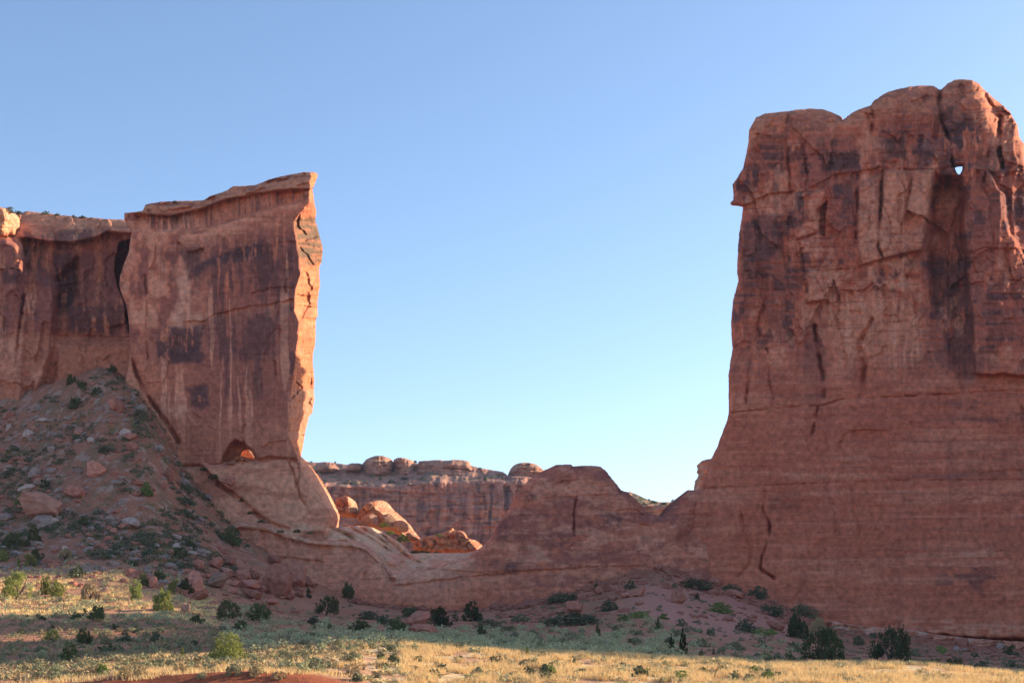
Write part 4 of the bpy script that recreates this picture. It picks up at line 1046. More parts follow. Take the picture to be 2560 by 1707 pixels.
R_, T_, P_, O_ = M_BRED, M_BTAN, M_BPALE, M_BORG
BOULDERS = [
    # the slope under the fin
    (92, 1306, 120, 80, 9, T_, 'big cracked tan boulder alone on the talus slope, tallest there', 0.9, 0.25),
    (80, 1197, 44, 28, 2, P_, 'pale wedge-shaped slab leaning upslope above the big cracked boulder', 0.2, -0.5),
    (60, 1230, 54, 22, 3, P_, 'flat pale slab between the leaning wedge and the big cracked boulder', 0.0, -0.3),
    (232, 1192, 54, 46, 4, R_, 'rounded reddish boulder standing by itself midway up the talus', 0.4, -0.5),
    (188, 1252, 64, 36, 5, R_, 'low half-buried red boulder to the right of the big cracked one', 0.0, 0.3),
    (330, 1130, 38, 28, 6, R_, 'split red boulder near the right edge of the talus below the fin', 0.2, 0.6),
    (299, 1032, 24, 36, 7, R_, 'upright narrow red boulder high on the talus near its top', 0.0, -0.3),
    (283, 1030, 20, 34, 8, R_, 'red boulder touching the upright narrow one high on the talus', 0.5, -0.4),
    (66, 1097, 36, 25, 3, P_, 'pale rounded boulder at the upper left of the talus', 0.4, -0.4),
    (325, 1322, 52, 30, 9, P_, 'wide pale boulder with a flat top low on the talus', 0.1, 0.1),
    (304, 1322, 30, 16, 2, R_, 'small red rock pressed against the wide flat-topped pale boulder', 0.1, 0.1),
    (442, 1352, 32, 20, 1, P_, 'palest grey boulder at the foot of the slab, next to a shrub', 0.7, 0.0),
    (440, 1372, 24, 16, 4, P_, 'small pale block just below the palest grey boulder', 0.2, 0.2),
    (390, 1372, 20, 16, 6, P_, 'pale angular rock left of the palest grey boulder', 0.0, 0.4),
    (478, 1390, 28, 14, 8, P_, 'flat pale slab right of and below the palest grey boulder', 0.0, 0.0),
    (425, 1421, 30, 16, 9, P_, 'low pale rock above the upright lit juniper pair', 0.4, 0.0),
    (375, 1395, 30, 9, 5, P_, 'thin pale slab lying flat low on the talus', 0.0, 0.0),
    (322, 1100, 46, 20, 2, R_, 'ledge-like red rock above the split red boulder', 0.0, 0.2),
    (421, 1202, 26, 38, 6, R_, 'jagged reddish rock sticking up beside the pale slab under the fin', 0.0, 0.2),
    (14, 1304, 38, 20, 7, P_, 'smooth grey boulder cut by the left picture edge', 0.0, 0.1),
    (226, 1110, 24, 18, 9, P_, 'round pale rock upslope of the rounded reddish boulder', 0.0, 0.1),
    (195, 1107, 26, 12, 3, P_, 'dark-topped flat rock left of the round pale rock', 0.0, 0.1),
    (148, 1108, 30, 14, 1, R_, 'low red rock between scrub at the middle of the upper talus', 0.0, 0.1),
    (104, 1056, 42, 12, 2, P_, 'long thin slab lying across the upper talus', 0.0, 0.1),
    (30, 1056, 28, 14, 4, T_, 'tan rock near the left edge high on the talus', 0.0, 0.1),
    (408, 1228, 18, 22, 5, R_, 'small upright red rock below the jagged reddish one', 0.2, 0.2),
    # the rockfall at the foot of the slab
    (479, 1485, 58, 56, 4, R_, 'tall dark red boulder at the left end of the rockfall', 0.3, 0.2),
    (494, 1426, 28, 28, 6, R_, 'pointed red boulder standing behind the left end of the rockfall', 0.0, 0.3),
    (537, 1420, 32, 28, 2, R_, 'grey-red boulder at the upper back of the rockfall', 0.1, 0.2),
    (568, 1416, 38, 22, 8, R_, 'flat-topped red block at the upper back of the rockfall', 0.0, 0.0),
    (565, 1436, 36, 22, 1, T_, 'grey block under the flat-topped red block', 0.2, 0.0),
    (538, 1470, 56, 36, 3, O_, 'layered orange boulder with a curved lip leaning in the rockfall', 0.1, -0.4),
    (495, 1500, 72, 26, 5, R_, 'tilted flat slab under the layered orange boulder', 0.0, -0.42),
    (607, 1456, 36, 30, 7, R_, 'squarish red boulder at the middle of the rockfall', 0.2, 0.1),
    (623, 1476, 52, 26, 9, R_, 'wide red boulder under the squarish one in the rockfall', 0.0, 0.1),
    (627, 1498, 56, 28, 1, R_, 'long smooth boulder at the front foot of the rockfall', 0.2, 0.05),
    (690, 1492, 74, 88, 6, R_, 'largest boulder of the rockfall, tall and pointed', 0.5, 0.25),
    (742, 1474, 44, 60, 8, R_, 'upright red boulder right of the largest one, by the wall', 0.2, 0.0),
    (585, 1466, 30, 18, 2, R_, 'small red block wedged left of the wide red boulder', 0.2, 0.1),
    (580, 1482, 30, 16, 4, R_, 'small flat red rock below the wedged red block', 0.0, 0.1),
    (685, 1412, 32, 24, 9, R_, 'red boulder peeking from behind the largest boulder', 0.3, 0.2),
    (672, 1510, 48, 14, 3, R_, 'flat slab lying in front of the largest boulder', 0.0, 0.05),
    (382, 1470, 20, 26, 7, R_, 'upright dark red rock among junipers left of the rockfall', 0.0, 0.1),
    (465, 1532, 24, 24, 5, O_, 'sunlit orange rock on the flat in front of the rockfall', 0.4, -0.3),
    (260, 1480, 24, 13, 4, O_, 'small sunlit orange rock between junipers', 0.2, -0.2),
    (640, 1450, 24, 18, 5, R_, 'small red rock between the squarish boulder and the largest one', 0.2, -0.2),
    (655, 1480, 22, 18, 7, R_, 'small red rock touching the left foot of the largest boulder', 0.1, 0.2),
    (720, 1498, 30, 16, 2, R_, 'low red rock at the right foot of the largest boulder', 0.1, 0.2),
    (765, 1470, 26, 28, 9, R_, 'small red boulder in the corner between rockfall and wall', 0.1, 0.2),
    # below the saddle wall
    (1043, 1565, 80, 40, 3, R_, 'big tilted dark red slab behind the shrubs below the saddle wall', 0.1, -0.25),
    (1057, 1584, 80, 28, 6, R_, 'long layered red boulder in front of the tilted dark slab', 0.1, 0.08),
    (944, 1583, 30, 12, 2, R_, 'small flat red rock between two round green bushes', 0.0, 0.0),
    # mound between dome and tower
    (1694, 1507, 46, 38, 4, R_, 'biggest boulder on the mound, egg-shaped, at the foot of the tower', 0.2, -0.3),
    (1552, 1485, 30, 17, 7, R_, 'rounded red boulder next to the tiny cone tree on the mound', 0.1, -0.2),
    (1530, 1502, 40, 22, 1, T_, 'pale pinkish boulder below the rounded red one on the mound', 0.0, 0.0),
    (1498, 1487, 24, 22, 5, R_, 'small upright red rock right under the tiny cone tree', 0.2, 0.4),
    (1567, 1494, 36, 15, 9, R_, 'flat red rock in the row across the mound', 0.0, -0.2),
    (1594, 1491, 46, 20, 2, R_, 'long red rock at the right end of the row across the mound', 0.0, -0.25),
    (1437, 1532, 50, 32, 8, R_, 'jagged double-peaked red rock left of the mound', 0.2, 0.1),
    (1598, 1512, 28, 16, 3, T_, 'small pinkish rock below the row across the mound', 0.2, 0.1),
    (1788, 1464, 36, 26, 6, R_, 'red block leaning on the foot of the tower', 0.1, 0.1),
    (1313, 1537, 28, 12, 5, R_, 'low red rock at the left foot of the mound', 0.0, 0.0),
    (1840, 1495, 50, 22, 9, R_, 'broken red slab at the tower foot above grey shrubs', 0.0, 0.3),
    (1943, 1575, 56, 26, 1, R_, 'smooth low reddish boulder beside the dark junipers', 0.1, 0.1),
    (2392, 1628, 20, 15, 4, P_, 'whitish rock on the slope below the undercut ledge', 0.3, 0.1),
    (2506, 1624, 28, 17, 7, P_, 'pale boulder near the right edge under the ledge', 0.3, 0.1),
    (2440, 1616, 18, 12, 2, P_, 'small pale block between the whitish rock and the pale boulder', 0.3, 0.1),
    (2350, 1650, 22, 10, 5, T_, 'low pinkish rock beside a green shrub under the ledge', 0.3, 0.1),
    (1646, 1425, 34, 20, 3, R_, 'red rock on the crest of the mound against the wall', 0.3, 0.1),
    (1450, 1500, 30, 12, 2, R_, 'flat red rock behind the jagged double-peaked one', 0.3, 0.1),
]
for b in BOULDERS:
    if 'rockfall' in b[6] or 'largest' in b[6]:
        boulder(b[0], b[1], b[2] * 1.12, b[3] * 1.12, *b[4:], sink=0.12, deep=0.95)
    else:
        boulder(*b)

# rocks standing on the slickrock bench behind the saddle
def outcrop(name, pts, D0, label, xc, lean, seed, turn=0.30, cat='rock outcrop'):
    P = round_off(C4(*pts), 1)
    def dep(x, y, sd):
        wx, wy = x + 6 * fbm(x / 15, y / 15, 3, seed), y + 6 * fbm(x / 15, y / 15, 3, seed + 1)
        c, e = cells(wx / 26, (wy - 0.35 * wx) / 18, seed + 2)
        ed = np.clip(x - (xc + lean * (y - 1300)) - 5 * fbm(y / 14, x * 0, 3, seed + 9), 0, None)
        return D0 - 0.035 * (x - xc) + turn * ed + 1.3 * (c - 0.5) + 0.7 * fbm(x / 14, y / 9, 4, seed + 3) + 0.6 * (1 - sm(0, 0.10, e))
    def colr(x, y):
        k = np.tile(np.array((0.42, 0.245, 0.170)), (len(x), 1))
        k = mix(k, (0.48, 0.32, 0.24), 0.6 * sm(0, 0.3, fbm(x / 30, y / 9, 4, seed + 4)))
        return mix(k, DEEP, 0.7 * sm(0.05, 0.25, fbm(x / 18, y / 14, 4, seed + 5)))
    o = rock_sheet(name, P, 1.6, dep, colr, M_ROCK, 9, 0.0, (), 1.5, (9, 2.5), seed, warm=1.05)
    tag(o, label, cat)
    return o

outcrop('rock_outcrop', [(640, 800), (655, 775), (690, 735), (725, 695), (770, 680), (860, 672), (910, 690), (945, 745), (1010, 800), (1070, 850), (1110, 910), (1150, 965), (1190, 1000), (1120, 1010), (1050, 985), (960, 935), (880, 905), (800, 885), (700, 885), (645, 840)], 337,
        'sunlit-edged rock hump in the gap with a slope running down to the right', 972, 1.05, 1101)
outcrop('rock_outcrop', [(1110, 1090), (1130, 1010), (1200, 985), (1290, 965), (1370, 945), (1400, 930), (1450, 900), (1458, 908), (1430, 935), (1480, 925), (1540, 930), (1566, 958), (1572, 990), (1640, 1002), (1690, 1040), (1706, 1060), (1680, 1090), (1600, 1112), (1400, 1108), (1200, 1105)], 335,
        'long low rock hump in the gap right next to the dome, rounded end sunlit', 1128, 0.9, 1102)
outcrop('standing_rock', [(440, 795), (452, 740), (460, 700), (478, 645), (500, 648), (530, 638), (590, 642), (622, 690), (640, 745), (644, 800)], 338, 'upright flat-topped rock standing in the gap beside the pedestal', 884, 0.3, 1103, 0.30, 'standing rock')
for b in [
    (928, 1314, 52, 30, 14, O_, 'small rounded boulder at the front of the sloping hump in the gap', 0.1, 0.2, 331, 0.7),
    (972, 1318, 56, 34, 12, O_, 'rounded boulder in the middle front of the sloping hump in the gap', 0.1, 0.2, 331, 0.7),
    (1004, 1326, 44, 26, 15, O_, 'low boulder at the right front of the sloping hump in the gap', 0.1, 0.3, 331, 0.7),
    (908, 1318, 24, 18, 16, O_, 'smallest boulder at the left front of the sloping hump in the gap', 0.1, 0.1, 331, 0.7),
    (890, 1314, 18, 11, 13, O_, 'little rock between the standing rock and the sloping hump', 0.1, 0.1, 331, 0.7),
    (866, 1318, 20, 10, 11, O_, 'little rock in front of the standing rock in the gap', 0.1, 0.1, 331, 0.7),
    (1030, 1348, 34, 16, 13, O_, 'flat rock at the lower end of the sloping hump', 0.0, 0.3, 333, 0.6),
]:
    boulder(b[0], b[1], b[2], b[3], b[4], b[5], b[6], b[7], b[8], b[9], b[10])
boulder(632, 1150, 70, 40, 12, O_, 'added sunlit block behind the small arch in the fin, standing in for its glow', 0.4, 0.0, 326, 0.6)  # block added behind the arch so a sunlit face shows through
boulder(576, 1212, 26, 24, 7, R_, 'dark red rock stuck in the groove between slab and pedestal', 0.2, 0.3, 296.5, 0.7)
boulder(556, 1206, 22, 14, 4, R_, 'flat rock left of the dark red one in the groove', 0.2, 0.3, 296.5, 0.7)

# crumbly pale ledge under the foot of the broad tower
LEDG = [(2080, 1552), (2140, 1562), (2200, 1568), (2280, 1574), (2330, 1583), (2420, 1594), (2500, 1600), (2600, 1606), (2700, 1610), (2700, 1680), (2060, 1640)]
def ledg_depth(x, y, sd):
    return 291.0 + 1.6 * (cells(x / 16, y / 9, 801)[0] - 0.5) + 1.0 * fbm(x / 30, y / 5, 3, 802)
def ledg_color(x, y):
    c = np.tile(np.array((0.48, 0.27, 0.21)), (len(x), 1))
    return mix(c, (0.60, 0.47, 0.42), 0.8 * sm(-0.1, 0.3, fbm(x / 30, y / 6, 4, 803)))
o = rock_sheet('rock_ledge', LEDG, 2.2, ledg_depth, ledg_color, M_ROCK, 6, 0.0, (), 1.2, (6, 1.0), 80)
tag(o, 'crumbly pale ledge running under the undercut foot of the broad tower', 'rock ledge')

# middling boulders strewn over the talus
rt = np.random.RandomState(31)
for k in range(46):
    x = rt.uniform(0, 470)
    top = np.interp(x, [0, 130, 280, 380, 470], [1040, 1000, 960, 1090, 1230])
    y = rt.uniform(top, 1400)
    w = rt.uniform(12, 26) * (1 + 0.5 * (rt.rand() < 0.2))
    boulder(x, y, w, w * rt.uniform(0.5, 0.85), rt.randint(1, 10), [R_, R_, T_, P_][rt.randint(4)], 'plain rock strewn among scrub on the talus slope under the fin', rt.uniform(0, 6.28), rt.uniform(-0.4, 0.4), None, 0.8, 0.25, 'rocks strewn over the talus', 'rock', 'rock')

rt = np.random.RandomState(57)
for k in range(34):
    x = rt.uniform(455, 790)
    y = rt.uniform(1425, 1512) - 18 * (x > 740)
    w = rt.uniform(12, 30)
    boulder(x, y, w, w * rt.uniform(0.45, 0.8), rt.randint(1, 10), [R_, R_, R_, T_][rt.randint(4)], 'small angular block lying between the big boulders of the rockfall', rt.uniform(0, 6.28), rt.uniform(-0.5, 0.5), None, 0.9, 0.2, 'small blocks of the rockfall', 'rock', 'rock')
for k in range(20):
    x = rt.uniform(1700, 2540)
    y = np.interp(x, [1700, 1930, 2080, 2300, 2560], [1470, 1512, 1582, 1612, 1640]) + rt.uniform(0, 16)
    w = rt.uniform(9, 22)
    boulder(x, y, w, w * rt.uniform(0.4, 0.7), rt.randint(1, 10), [R_, T_, T_, P_][rt.randint(4)], 'fallen block lying along the foot of the broad tower', rt.uniform(0, 6.28), rt.uniform(-0.4, 0.4), None, 0.9, 0.25, 'blocks along the tower foot', 'rock', 'rock')
# ------------------------------------------------------------------ plants
def leaf_mat(name, rgb, var=0.35, trans=0.15):
    m, nt, b = new_mat(name)
    N, L = nt.nodes.new, nt.links.new
    oi = N('ShaderNodeObjectInfo'); tc = N('ShaderNodeTexCoord')
    n = N('ShaderNodeTexNoise'); n.inputs['Scale'].default_value = 0.9; n.inputs['Detail'].default_value = 4
    L(tc.outputs['Object'], n.inputs['Vector'])
    a = N('ShaderNodeMath'); a.operation = 'ADD'
    L(oi.outputs['Random'], a.inputs[0]); L(n.outputs['Fac'], a.inputs[1])
    mr = N('ShaderNodeMapRange'); mr.inputs['From Min'].default_value = 0.3; mr.inputs['From Max'].default_value = 1.7
    mr.inputs['To Min'].default_value = 1 - var; mr.inputs['To Max'].default_value = 1 + var
    L(a.outputs[0], mr.inputs['Value'])
    hs = N('ShaderNodeHueSaturation'); hs.inputs['Color'].default_value = (*rgb, 1)
    hm = N('ShaderNodeMapRange'); hm.inputs['To Min'].default_value = 0.485; hm.inputs['To Max'].default_value = 0.515
    L(oi.outputs['Random'], hm.inputs['Value']); L(hm.outputs[0], hs.inputs['Hue'])
    L(mr.outputs[0], hs.inputs['Value'])
    L(hs.outputs[0], b.inputs['Base Color'])
    tr = N('ShaderNodeBsdfTranslucent'); L(hs.outputs[0], tr.inputs['Color'])
    mx = N('ShaderNodeMixShader'); mx.inputs[0].default_value = trans
    L(b.outputs[0], mx.inputs[1]); L(tr.outputs[0], mx.inputs[2])
    L(mx.outputs[0], nt.nodes['Material Output'].inputs['Surface'])
    return m

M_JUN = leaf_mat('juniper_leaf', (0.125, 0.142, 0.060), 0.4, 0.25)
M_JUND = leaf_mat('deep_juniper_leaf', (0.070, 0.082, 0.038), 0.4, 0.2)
M_JUN_LIT = leaf_mat('sunlit_juniper_leaf', (0.30, 0.31, 0.095), 0.35, 0.3)  # lighter copy of the juniper leaf for trees standing in sun
M_DARK = leaf_mat('dark_shrub_leaf', (0.130, 0.150, 0.085), 0.4)
M_GREY = leaf_mat('grey_shrub_leaf', (0.21, 0.20, 0.115), 0.35)
M_SAGE = leaf_mat('sage_leaf', (0.37, 0.355, 0.205), 0.5)
M_DRY = leaf_mat('dry_twig', (0.46, 0.35, 0.19), 0.35)
M_GRASS = leaf_mat('straw_grass', (0.88, 0.64, 0.30), 0.3, 0.3)
M_LIME = leaf_mat('green_leaf', (0.22, 0.28, 0.08), 0.35, 0.25)
M_BARK = rock_mat('juniper_bark', 3.0, 0.4, (0.16, 0.11, 0.085))

def leaves(C, S, size, r, up=0.25, aspect=1.7):
    """quads at the points C (n,3), each about `size`, turned at random (leaning upward by `up`)"""
    n = len(C)
    a = r.normal(size=(n, 3)); a[:, 2] += up; a /= np.linalg.norm(a, axis=1)[:, None]
    b = np.cross(a, r.normal(size=(n, 3))); b /= np.linalg.norm(b, axis=1)[:, None]
    s = size * r.uniform(0.6, 1.3, (n, 1)) * S
    a, b = a * s * aspect / 2, b * s / 2
    V = np.stack([C - a, C + b, C + a, C - b], 1).reshape(-1, 3)
    return V, np.arange(4 * n).reshape(n, 4)

def crown_shape(seed, clumps, per, size, kind):
    """leaf clumps spread through a unit crown (x, y in -1..1, z 0..1)"""
    r = np.random.RandomState(seed)
    C = []
    for k in range(clumps):
        while True:
            p = r.uniform(-1, 1, 3); p[2] = r.uniform(0, 1)
            if kind == 'cone':
                lim = 0.95 * (1 - p[2]) ** 0.75 + 0.05
                ok = np.hypot(p[0], p[1]) < lim
            elif kind == 'dome':
                ok = p[0] ** 2 + p[1] ** 2 + (p[2] * 0.98) ** 2 < 1 and p[0] ** 2 + p[1] ** 2 + p[2] ** 2 > 0.18
            elif kind == 'flat':
                ok = p[0] ** 2 + p[1] ** 2 + p[2] ** 2 < 1
            elif kind == 'column':
                ok = np.hypot(p[0], p[1]) < 0.9 * (1 - abs(2 * p[2] - 0.85) ** 3 * 0.7)
            else:   # open tree: lobes on limbs, hollow under
                q = np.array([p[0], p[1], (p[2] - 0.42) / 0.58])
                ok = (q ** 2).sum() < 1 and (q ** 2).sum() > 0.15 and p[2] > 0.12 + 0.25 * (1 - np.hypot(p[0], p[1]))
                ok = ok and vn(np.array([p[0] * 1.9 + seed]), np.array([p[1] * 1.9 + p[2] * 2.3]), seed)[0] > -0.12
            if ok: break
        s = r.uniform(0.5, 1.0)
        rad = np.array([0.20, 0.20, 0.13]) * s * (1.0 if kind != 'cone' else 0.7)
        q = r.normal(size=(per, 3)) * 0.55 * rad + p
        q[:, 2] = np.abs(q[:, 2])
        C.append(q)
    C = np.concatenate(C)
    return leaves(C, 1.0, size, r)

def tube(P, R, n=6):
    P = np.asarray(P, float)
    V, F = [], []
    for i, p in enumerate(P):
        d = P[min(i + 1, len(P) - 1)] - P[max(i - 1, 0)]
        d = d / (np.linalg.norm(d) + 1e-9)
        u = np.cross(d, (0.3, 0.9, 0.1)); u /= np.linalg.norm(u)
        w = np.cross(d, u)
        for k in range(n):
            t = 2 * math.pi * k / n
            V.append(p + R[i] * (math.cos(t) * u + math.sin(t) * w))
    for i in range(len(P) - 1):
        for k in range(n):
            F.append((i * n + k, i * n + (k + 1) % n, (i + 1) * n + (k + 1) % n, (i + 1) * n + k))
    return np.array(V), np.array(F)

def trunk_shape(seed, limbs=5, top=0.75, rad=0.07):
    r = np.random.RandomState(seed)
    Vs, Fs, off = [], [], 0
    base = np.array([[0, 0, -0.08], [0.03, 0.02, 0.1], [0.06 * r.normal(), 0.06 * r.normal(), 0.3]])
    paths = [(base, [rad * 1.3, rad, rad * 0.8])]
    for k in range(limbs):
        t = 2 * math.pi * (k + r.uniform(-0.3, 0.3)) / limbs
        s = base[1] + (base[2] - base[1]) * r.uniform(0, 1)
        e = np.array([math.cos(t) * r.uniform(0.3, 0.65), math.sin(t) * r.uniform(0.3, 0.65), r.uniform(0.45, top)])
        m = s * 0.5 + e * 0.5 + np.array([r.normal() * 0.07, r.normal() * 0.07, -0.05])
        paths.append((np.array([s, m, e, e + (e - m) * 0.4]), [rad * 0.7, rad * 0.45, rad * 0.25, rad * 0.06]))
    for P, R in paths:
        V, F = tube(P, R)
        Vs.append(V); Fs.append(F + off); off += len(V)
    return np.concatenate(Vs), np.concatenate(Fs)

CACHE = {}
def shape(key, make, mat):
    k = (key, mat.name)
    if k not in CACHE:
        V, F = make()
        o = mesh_np(key.rstrip('0123456789'), V, F, mat, None, False, link=False)
        CACHE[k] = o.data
        bpy.data.objects.remove(o)
    return CACHE[k]

PRNG = random.Random(5)
def put(o, x, yb, w, h, D, turn=None, sink=0.03):
    if D is None: X, d, z = hit(x, yb, 128 if x > 1640 and o.name.split('.')[0] != 'sagebrush' else 0)
    else: X, d, z = P3(x, yb, D)
    k = d / FP
    o.location = (X, d + 0.2 * w * k, z - sink * h * k)
    if D is None:
        zz = float(ground_z(np.array([X]), np.array([d + 0.2 * w * k]))[0])
        o.location.z = min(z, zz) - sink * h * k
    o.scale = (w * k / 2, w * k / 2 * 0.9, h * k)
    o.rotation_euler.z = PRNG.uniform(0, 6.28) if turn is None else turn

def tree(x, yb, w, h, kind, mat, label, D=None, group=None, name='juniper_tree', cat='tree'):
    """juniper with its own trunk and crown"""
    t = empty(name, (0, 0, 0))
    sd = PRNG.randint(1, 3)
    big = w > 60
    if kind == 'open':
        cm = shape('crown_open%d%d' % (sd, big), lambda: crown_shape(900 + sd, 105 if big else 70, 26, 0.055 if big else 0.075, 'open'), mat)
        tm = shape('trunk_open%d' % sd, lambda: trunk_shape(930 + sd, 6), M_BARK)
    elif kind == 'bushy':
        cm = shape('crown_bushy%d%d' % (sd, big), lambda: crown_shape(910 + sd, 110 if big else 70, 30, 0.060 if big else 0.085, 'dome'), mat)
        tm = shape('trunk_bushy%d' % sd, lambda: trunk_shape(940 + sd, 5, 0.7, 0.05), M_BARK)
    elif kind == 'cone':
        cm = shape('crown_cone%d' % sd, lambda: crown_shape(915 + sd, 60, 22, 0.10, 'cone'), mat)
        tm = shape('trunk_cone%d' % sd, lambda: trunk_shape(950 + sd, 2, 0.6, 0.08), M_BARK)
    else:
        cm = shape('crown_column%d' % sd, lambda: crown_shape(920 + sd, 70, 24, 0.09, 'column'), mat)
        tm = shape('trunk_column%d' % sd, lambda: trunk_shape(960 + sd, 3, 0.7, 0.06), M_BARK)
    c = bpy.data.objects.new('crown', cm); COL.objects.link(c); c.parent = t
    k = bpy.data.objects.new('trunk', tm); COL.objects.link(k); k.parent = t
    put(t, x, yb, w, h, D)
    tag(t, label, cat, group)
    return t

def shrub(x, yb, w, h, mat, label, D=None, group=None, kind='flat', name='shrub', cat='shrub', dense=1.0):
    sd = PRNG.randint(1, 4)
    n = 36 if w < 22 else (50 if w < 45 else 110)
    sz = 0.16 if w < 22 else (0.11 if w < 45 else 0.07)
    me = shape('%s_%s%d%d' % (name, kind, n, sd), lambda: crown_shape(970 + sd, n, 20, sz, kind), mat)
    o = bpy.data.objects.new(name, me)
    COL.objects.link(o)
    put(o, x, yb, w, h, D)
    tag(o, label, cat, group)
    return o

J, Y, K, G, S, DR, LM = M_JUN, M_JUN_LIT, M_DARK, M_GREY, M_SAGE, M_DRY, M_LIME
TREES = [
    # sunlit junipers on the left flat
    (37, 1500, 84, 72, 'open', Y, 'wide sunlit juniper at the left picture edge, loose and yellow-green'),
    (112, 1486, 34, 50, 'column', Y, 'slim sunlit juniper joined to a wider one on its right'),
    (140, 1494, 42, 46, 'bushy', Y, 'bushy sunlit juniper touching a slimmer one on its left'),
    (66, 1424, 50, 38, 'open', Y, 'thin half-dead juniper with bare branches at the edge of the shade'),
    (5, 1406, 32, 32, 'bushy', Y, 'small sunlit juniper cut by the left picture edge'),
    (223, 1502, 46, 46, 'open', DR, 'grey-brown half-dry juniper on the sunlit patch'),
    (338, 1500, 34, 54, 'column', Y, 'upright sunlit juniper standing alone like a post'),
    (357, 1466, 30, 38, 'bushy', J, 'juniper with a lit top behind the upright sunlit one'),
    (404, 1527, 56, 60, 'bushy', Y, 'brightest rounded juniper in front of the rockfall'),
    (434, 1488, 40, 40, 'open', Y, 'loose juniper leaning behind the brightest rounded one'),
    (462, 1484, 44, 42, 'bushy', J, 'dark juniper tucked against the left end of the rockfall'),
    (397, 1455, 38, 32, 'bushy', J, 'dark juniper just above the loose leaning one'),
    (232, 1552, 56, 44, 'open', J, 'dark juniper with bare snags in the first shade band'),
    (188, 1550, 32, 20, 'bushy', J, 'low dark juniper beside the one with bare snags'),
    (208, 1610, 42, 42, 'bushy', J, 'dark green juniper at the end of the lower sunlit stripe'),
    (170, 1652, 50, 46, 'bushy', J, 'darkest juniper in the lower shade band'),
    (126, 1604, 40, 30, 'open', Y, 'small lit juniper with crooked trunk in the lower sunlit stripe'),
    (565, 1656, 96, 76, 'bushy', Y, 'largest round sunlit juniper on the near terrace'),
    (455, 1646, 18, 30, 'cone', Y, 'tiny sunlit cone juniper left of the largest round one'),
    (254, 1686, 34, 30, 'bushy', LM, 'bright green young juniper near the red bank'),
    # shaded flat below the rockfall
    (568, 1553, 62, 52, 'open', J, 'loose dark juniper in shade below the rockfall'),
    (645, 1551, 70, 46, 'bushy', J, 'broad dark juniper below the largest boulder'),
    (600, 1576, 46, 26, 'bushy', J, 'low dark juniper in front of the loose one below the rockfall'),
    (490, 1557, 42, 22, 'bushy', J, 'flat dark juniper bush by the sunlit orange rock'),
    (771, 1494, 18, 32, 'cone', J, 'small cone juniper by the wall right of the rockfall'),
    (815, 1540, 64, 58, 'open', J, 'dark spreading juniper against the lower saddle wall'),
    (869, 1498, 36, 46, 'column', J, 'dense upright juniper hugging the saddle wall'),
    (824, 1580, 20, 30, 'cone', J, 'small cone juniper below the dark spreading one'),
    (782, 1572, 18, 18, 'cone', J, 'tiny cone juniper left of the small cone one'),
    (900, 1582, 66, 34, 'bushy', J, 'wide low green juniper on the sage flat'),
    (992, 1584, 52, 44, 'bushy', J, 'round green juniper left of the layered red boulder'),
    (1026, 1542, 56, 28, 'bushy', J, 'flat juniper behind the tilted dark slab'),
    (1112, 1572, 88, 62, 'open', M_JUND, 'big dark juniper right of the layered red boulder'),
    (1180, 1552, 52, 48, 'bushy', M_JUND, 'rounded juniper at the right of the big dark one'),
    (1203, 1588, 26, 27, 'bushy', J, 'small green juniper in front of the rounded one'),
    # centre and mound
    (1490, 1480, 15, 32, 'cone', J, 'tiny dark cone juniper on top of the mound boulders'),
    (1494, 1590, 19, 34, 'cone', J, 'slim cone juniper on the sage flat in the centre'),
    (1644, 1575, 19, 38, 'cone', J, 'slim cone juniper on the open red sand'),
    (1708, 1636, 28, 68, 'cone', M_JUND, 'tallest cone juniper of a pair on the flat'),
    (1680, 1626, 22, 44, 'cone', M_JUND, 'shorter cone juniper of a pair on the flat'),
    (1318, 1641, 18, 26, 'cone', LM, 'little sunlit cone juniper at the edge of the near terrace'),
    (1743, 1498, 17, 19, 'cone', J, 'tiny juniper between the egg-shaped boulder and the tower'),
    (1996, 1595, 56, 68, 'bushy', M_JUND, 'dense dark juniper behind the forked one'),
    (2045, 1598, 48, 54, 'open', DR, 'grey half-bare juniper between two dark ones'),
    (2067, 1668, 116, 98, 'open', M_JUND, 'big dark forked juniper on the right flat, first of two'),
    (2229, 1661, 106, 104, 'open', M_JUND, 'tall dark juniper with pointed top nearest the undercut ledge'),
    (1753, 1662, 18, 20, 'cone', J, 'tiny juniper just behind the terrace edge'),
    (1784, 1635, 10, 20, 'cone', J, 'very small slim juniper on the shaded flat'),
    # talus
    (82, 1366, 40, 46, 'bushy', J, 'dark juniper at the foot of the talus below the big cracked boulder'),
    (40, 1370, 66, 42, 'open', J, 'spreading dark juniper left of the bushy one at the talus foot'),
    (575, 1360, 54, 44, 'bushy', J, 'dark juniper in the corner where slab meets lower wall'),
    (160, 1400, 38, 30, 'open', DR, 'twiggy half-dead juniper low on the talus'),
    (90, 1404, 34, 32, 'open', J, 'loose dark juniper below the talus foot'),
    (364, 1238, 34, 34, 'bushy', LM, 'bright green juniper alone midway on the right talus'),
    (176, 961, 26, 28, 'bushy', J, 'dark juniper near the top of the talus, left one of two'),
    (203, 974, 30, 22, 'bushy', J, 'dark juniper near the top of the talus, right one of two'),
    (188, 1023, 38, 32, 'bushy', J, 'dark juniper below the pair near the top of the talus'),
    (243, 988, 38, 20, 'bushy', J, 'flat dark juniper right of the pair near the top of the talus'),
    (279, 931, 28, 20, 'bushy', J, 'highest dark juniper at the very top of the talus'),
    (350, 1050, 42, 32, 'bushy', G, 'grey-green juniper at the foot of the fin high on the talus'),
    (50, 1263, 30, 28, 'bushy', LM, 'light green juniper upslope of the big cracked boulder'),
    (444, 1394, 42, 26, 'open', J, 'dark juniper among pale rocks at the talus foot'),
    (110, 1222, 28, 24, 'bushy', J, 'dark juniper right of the leaning pale wedge'),
]
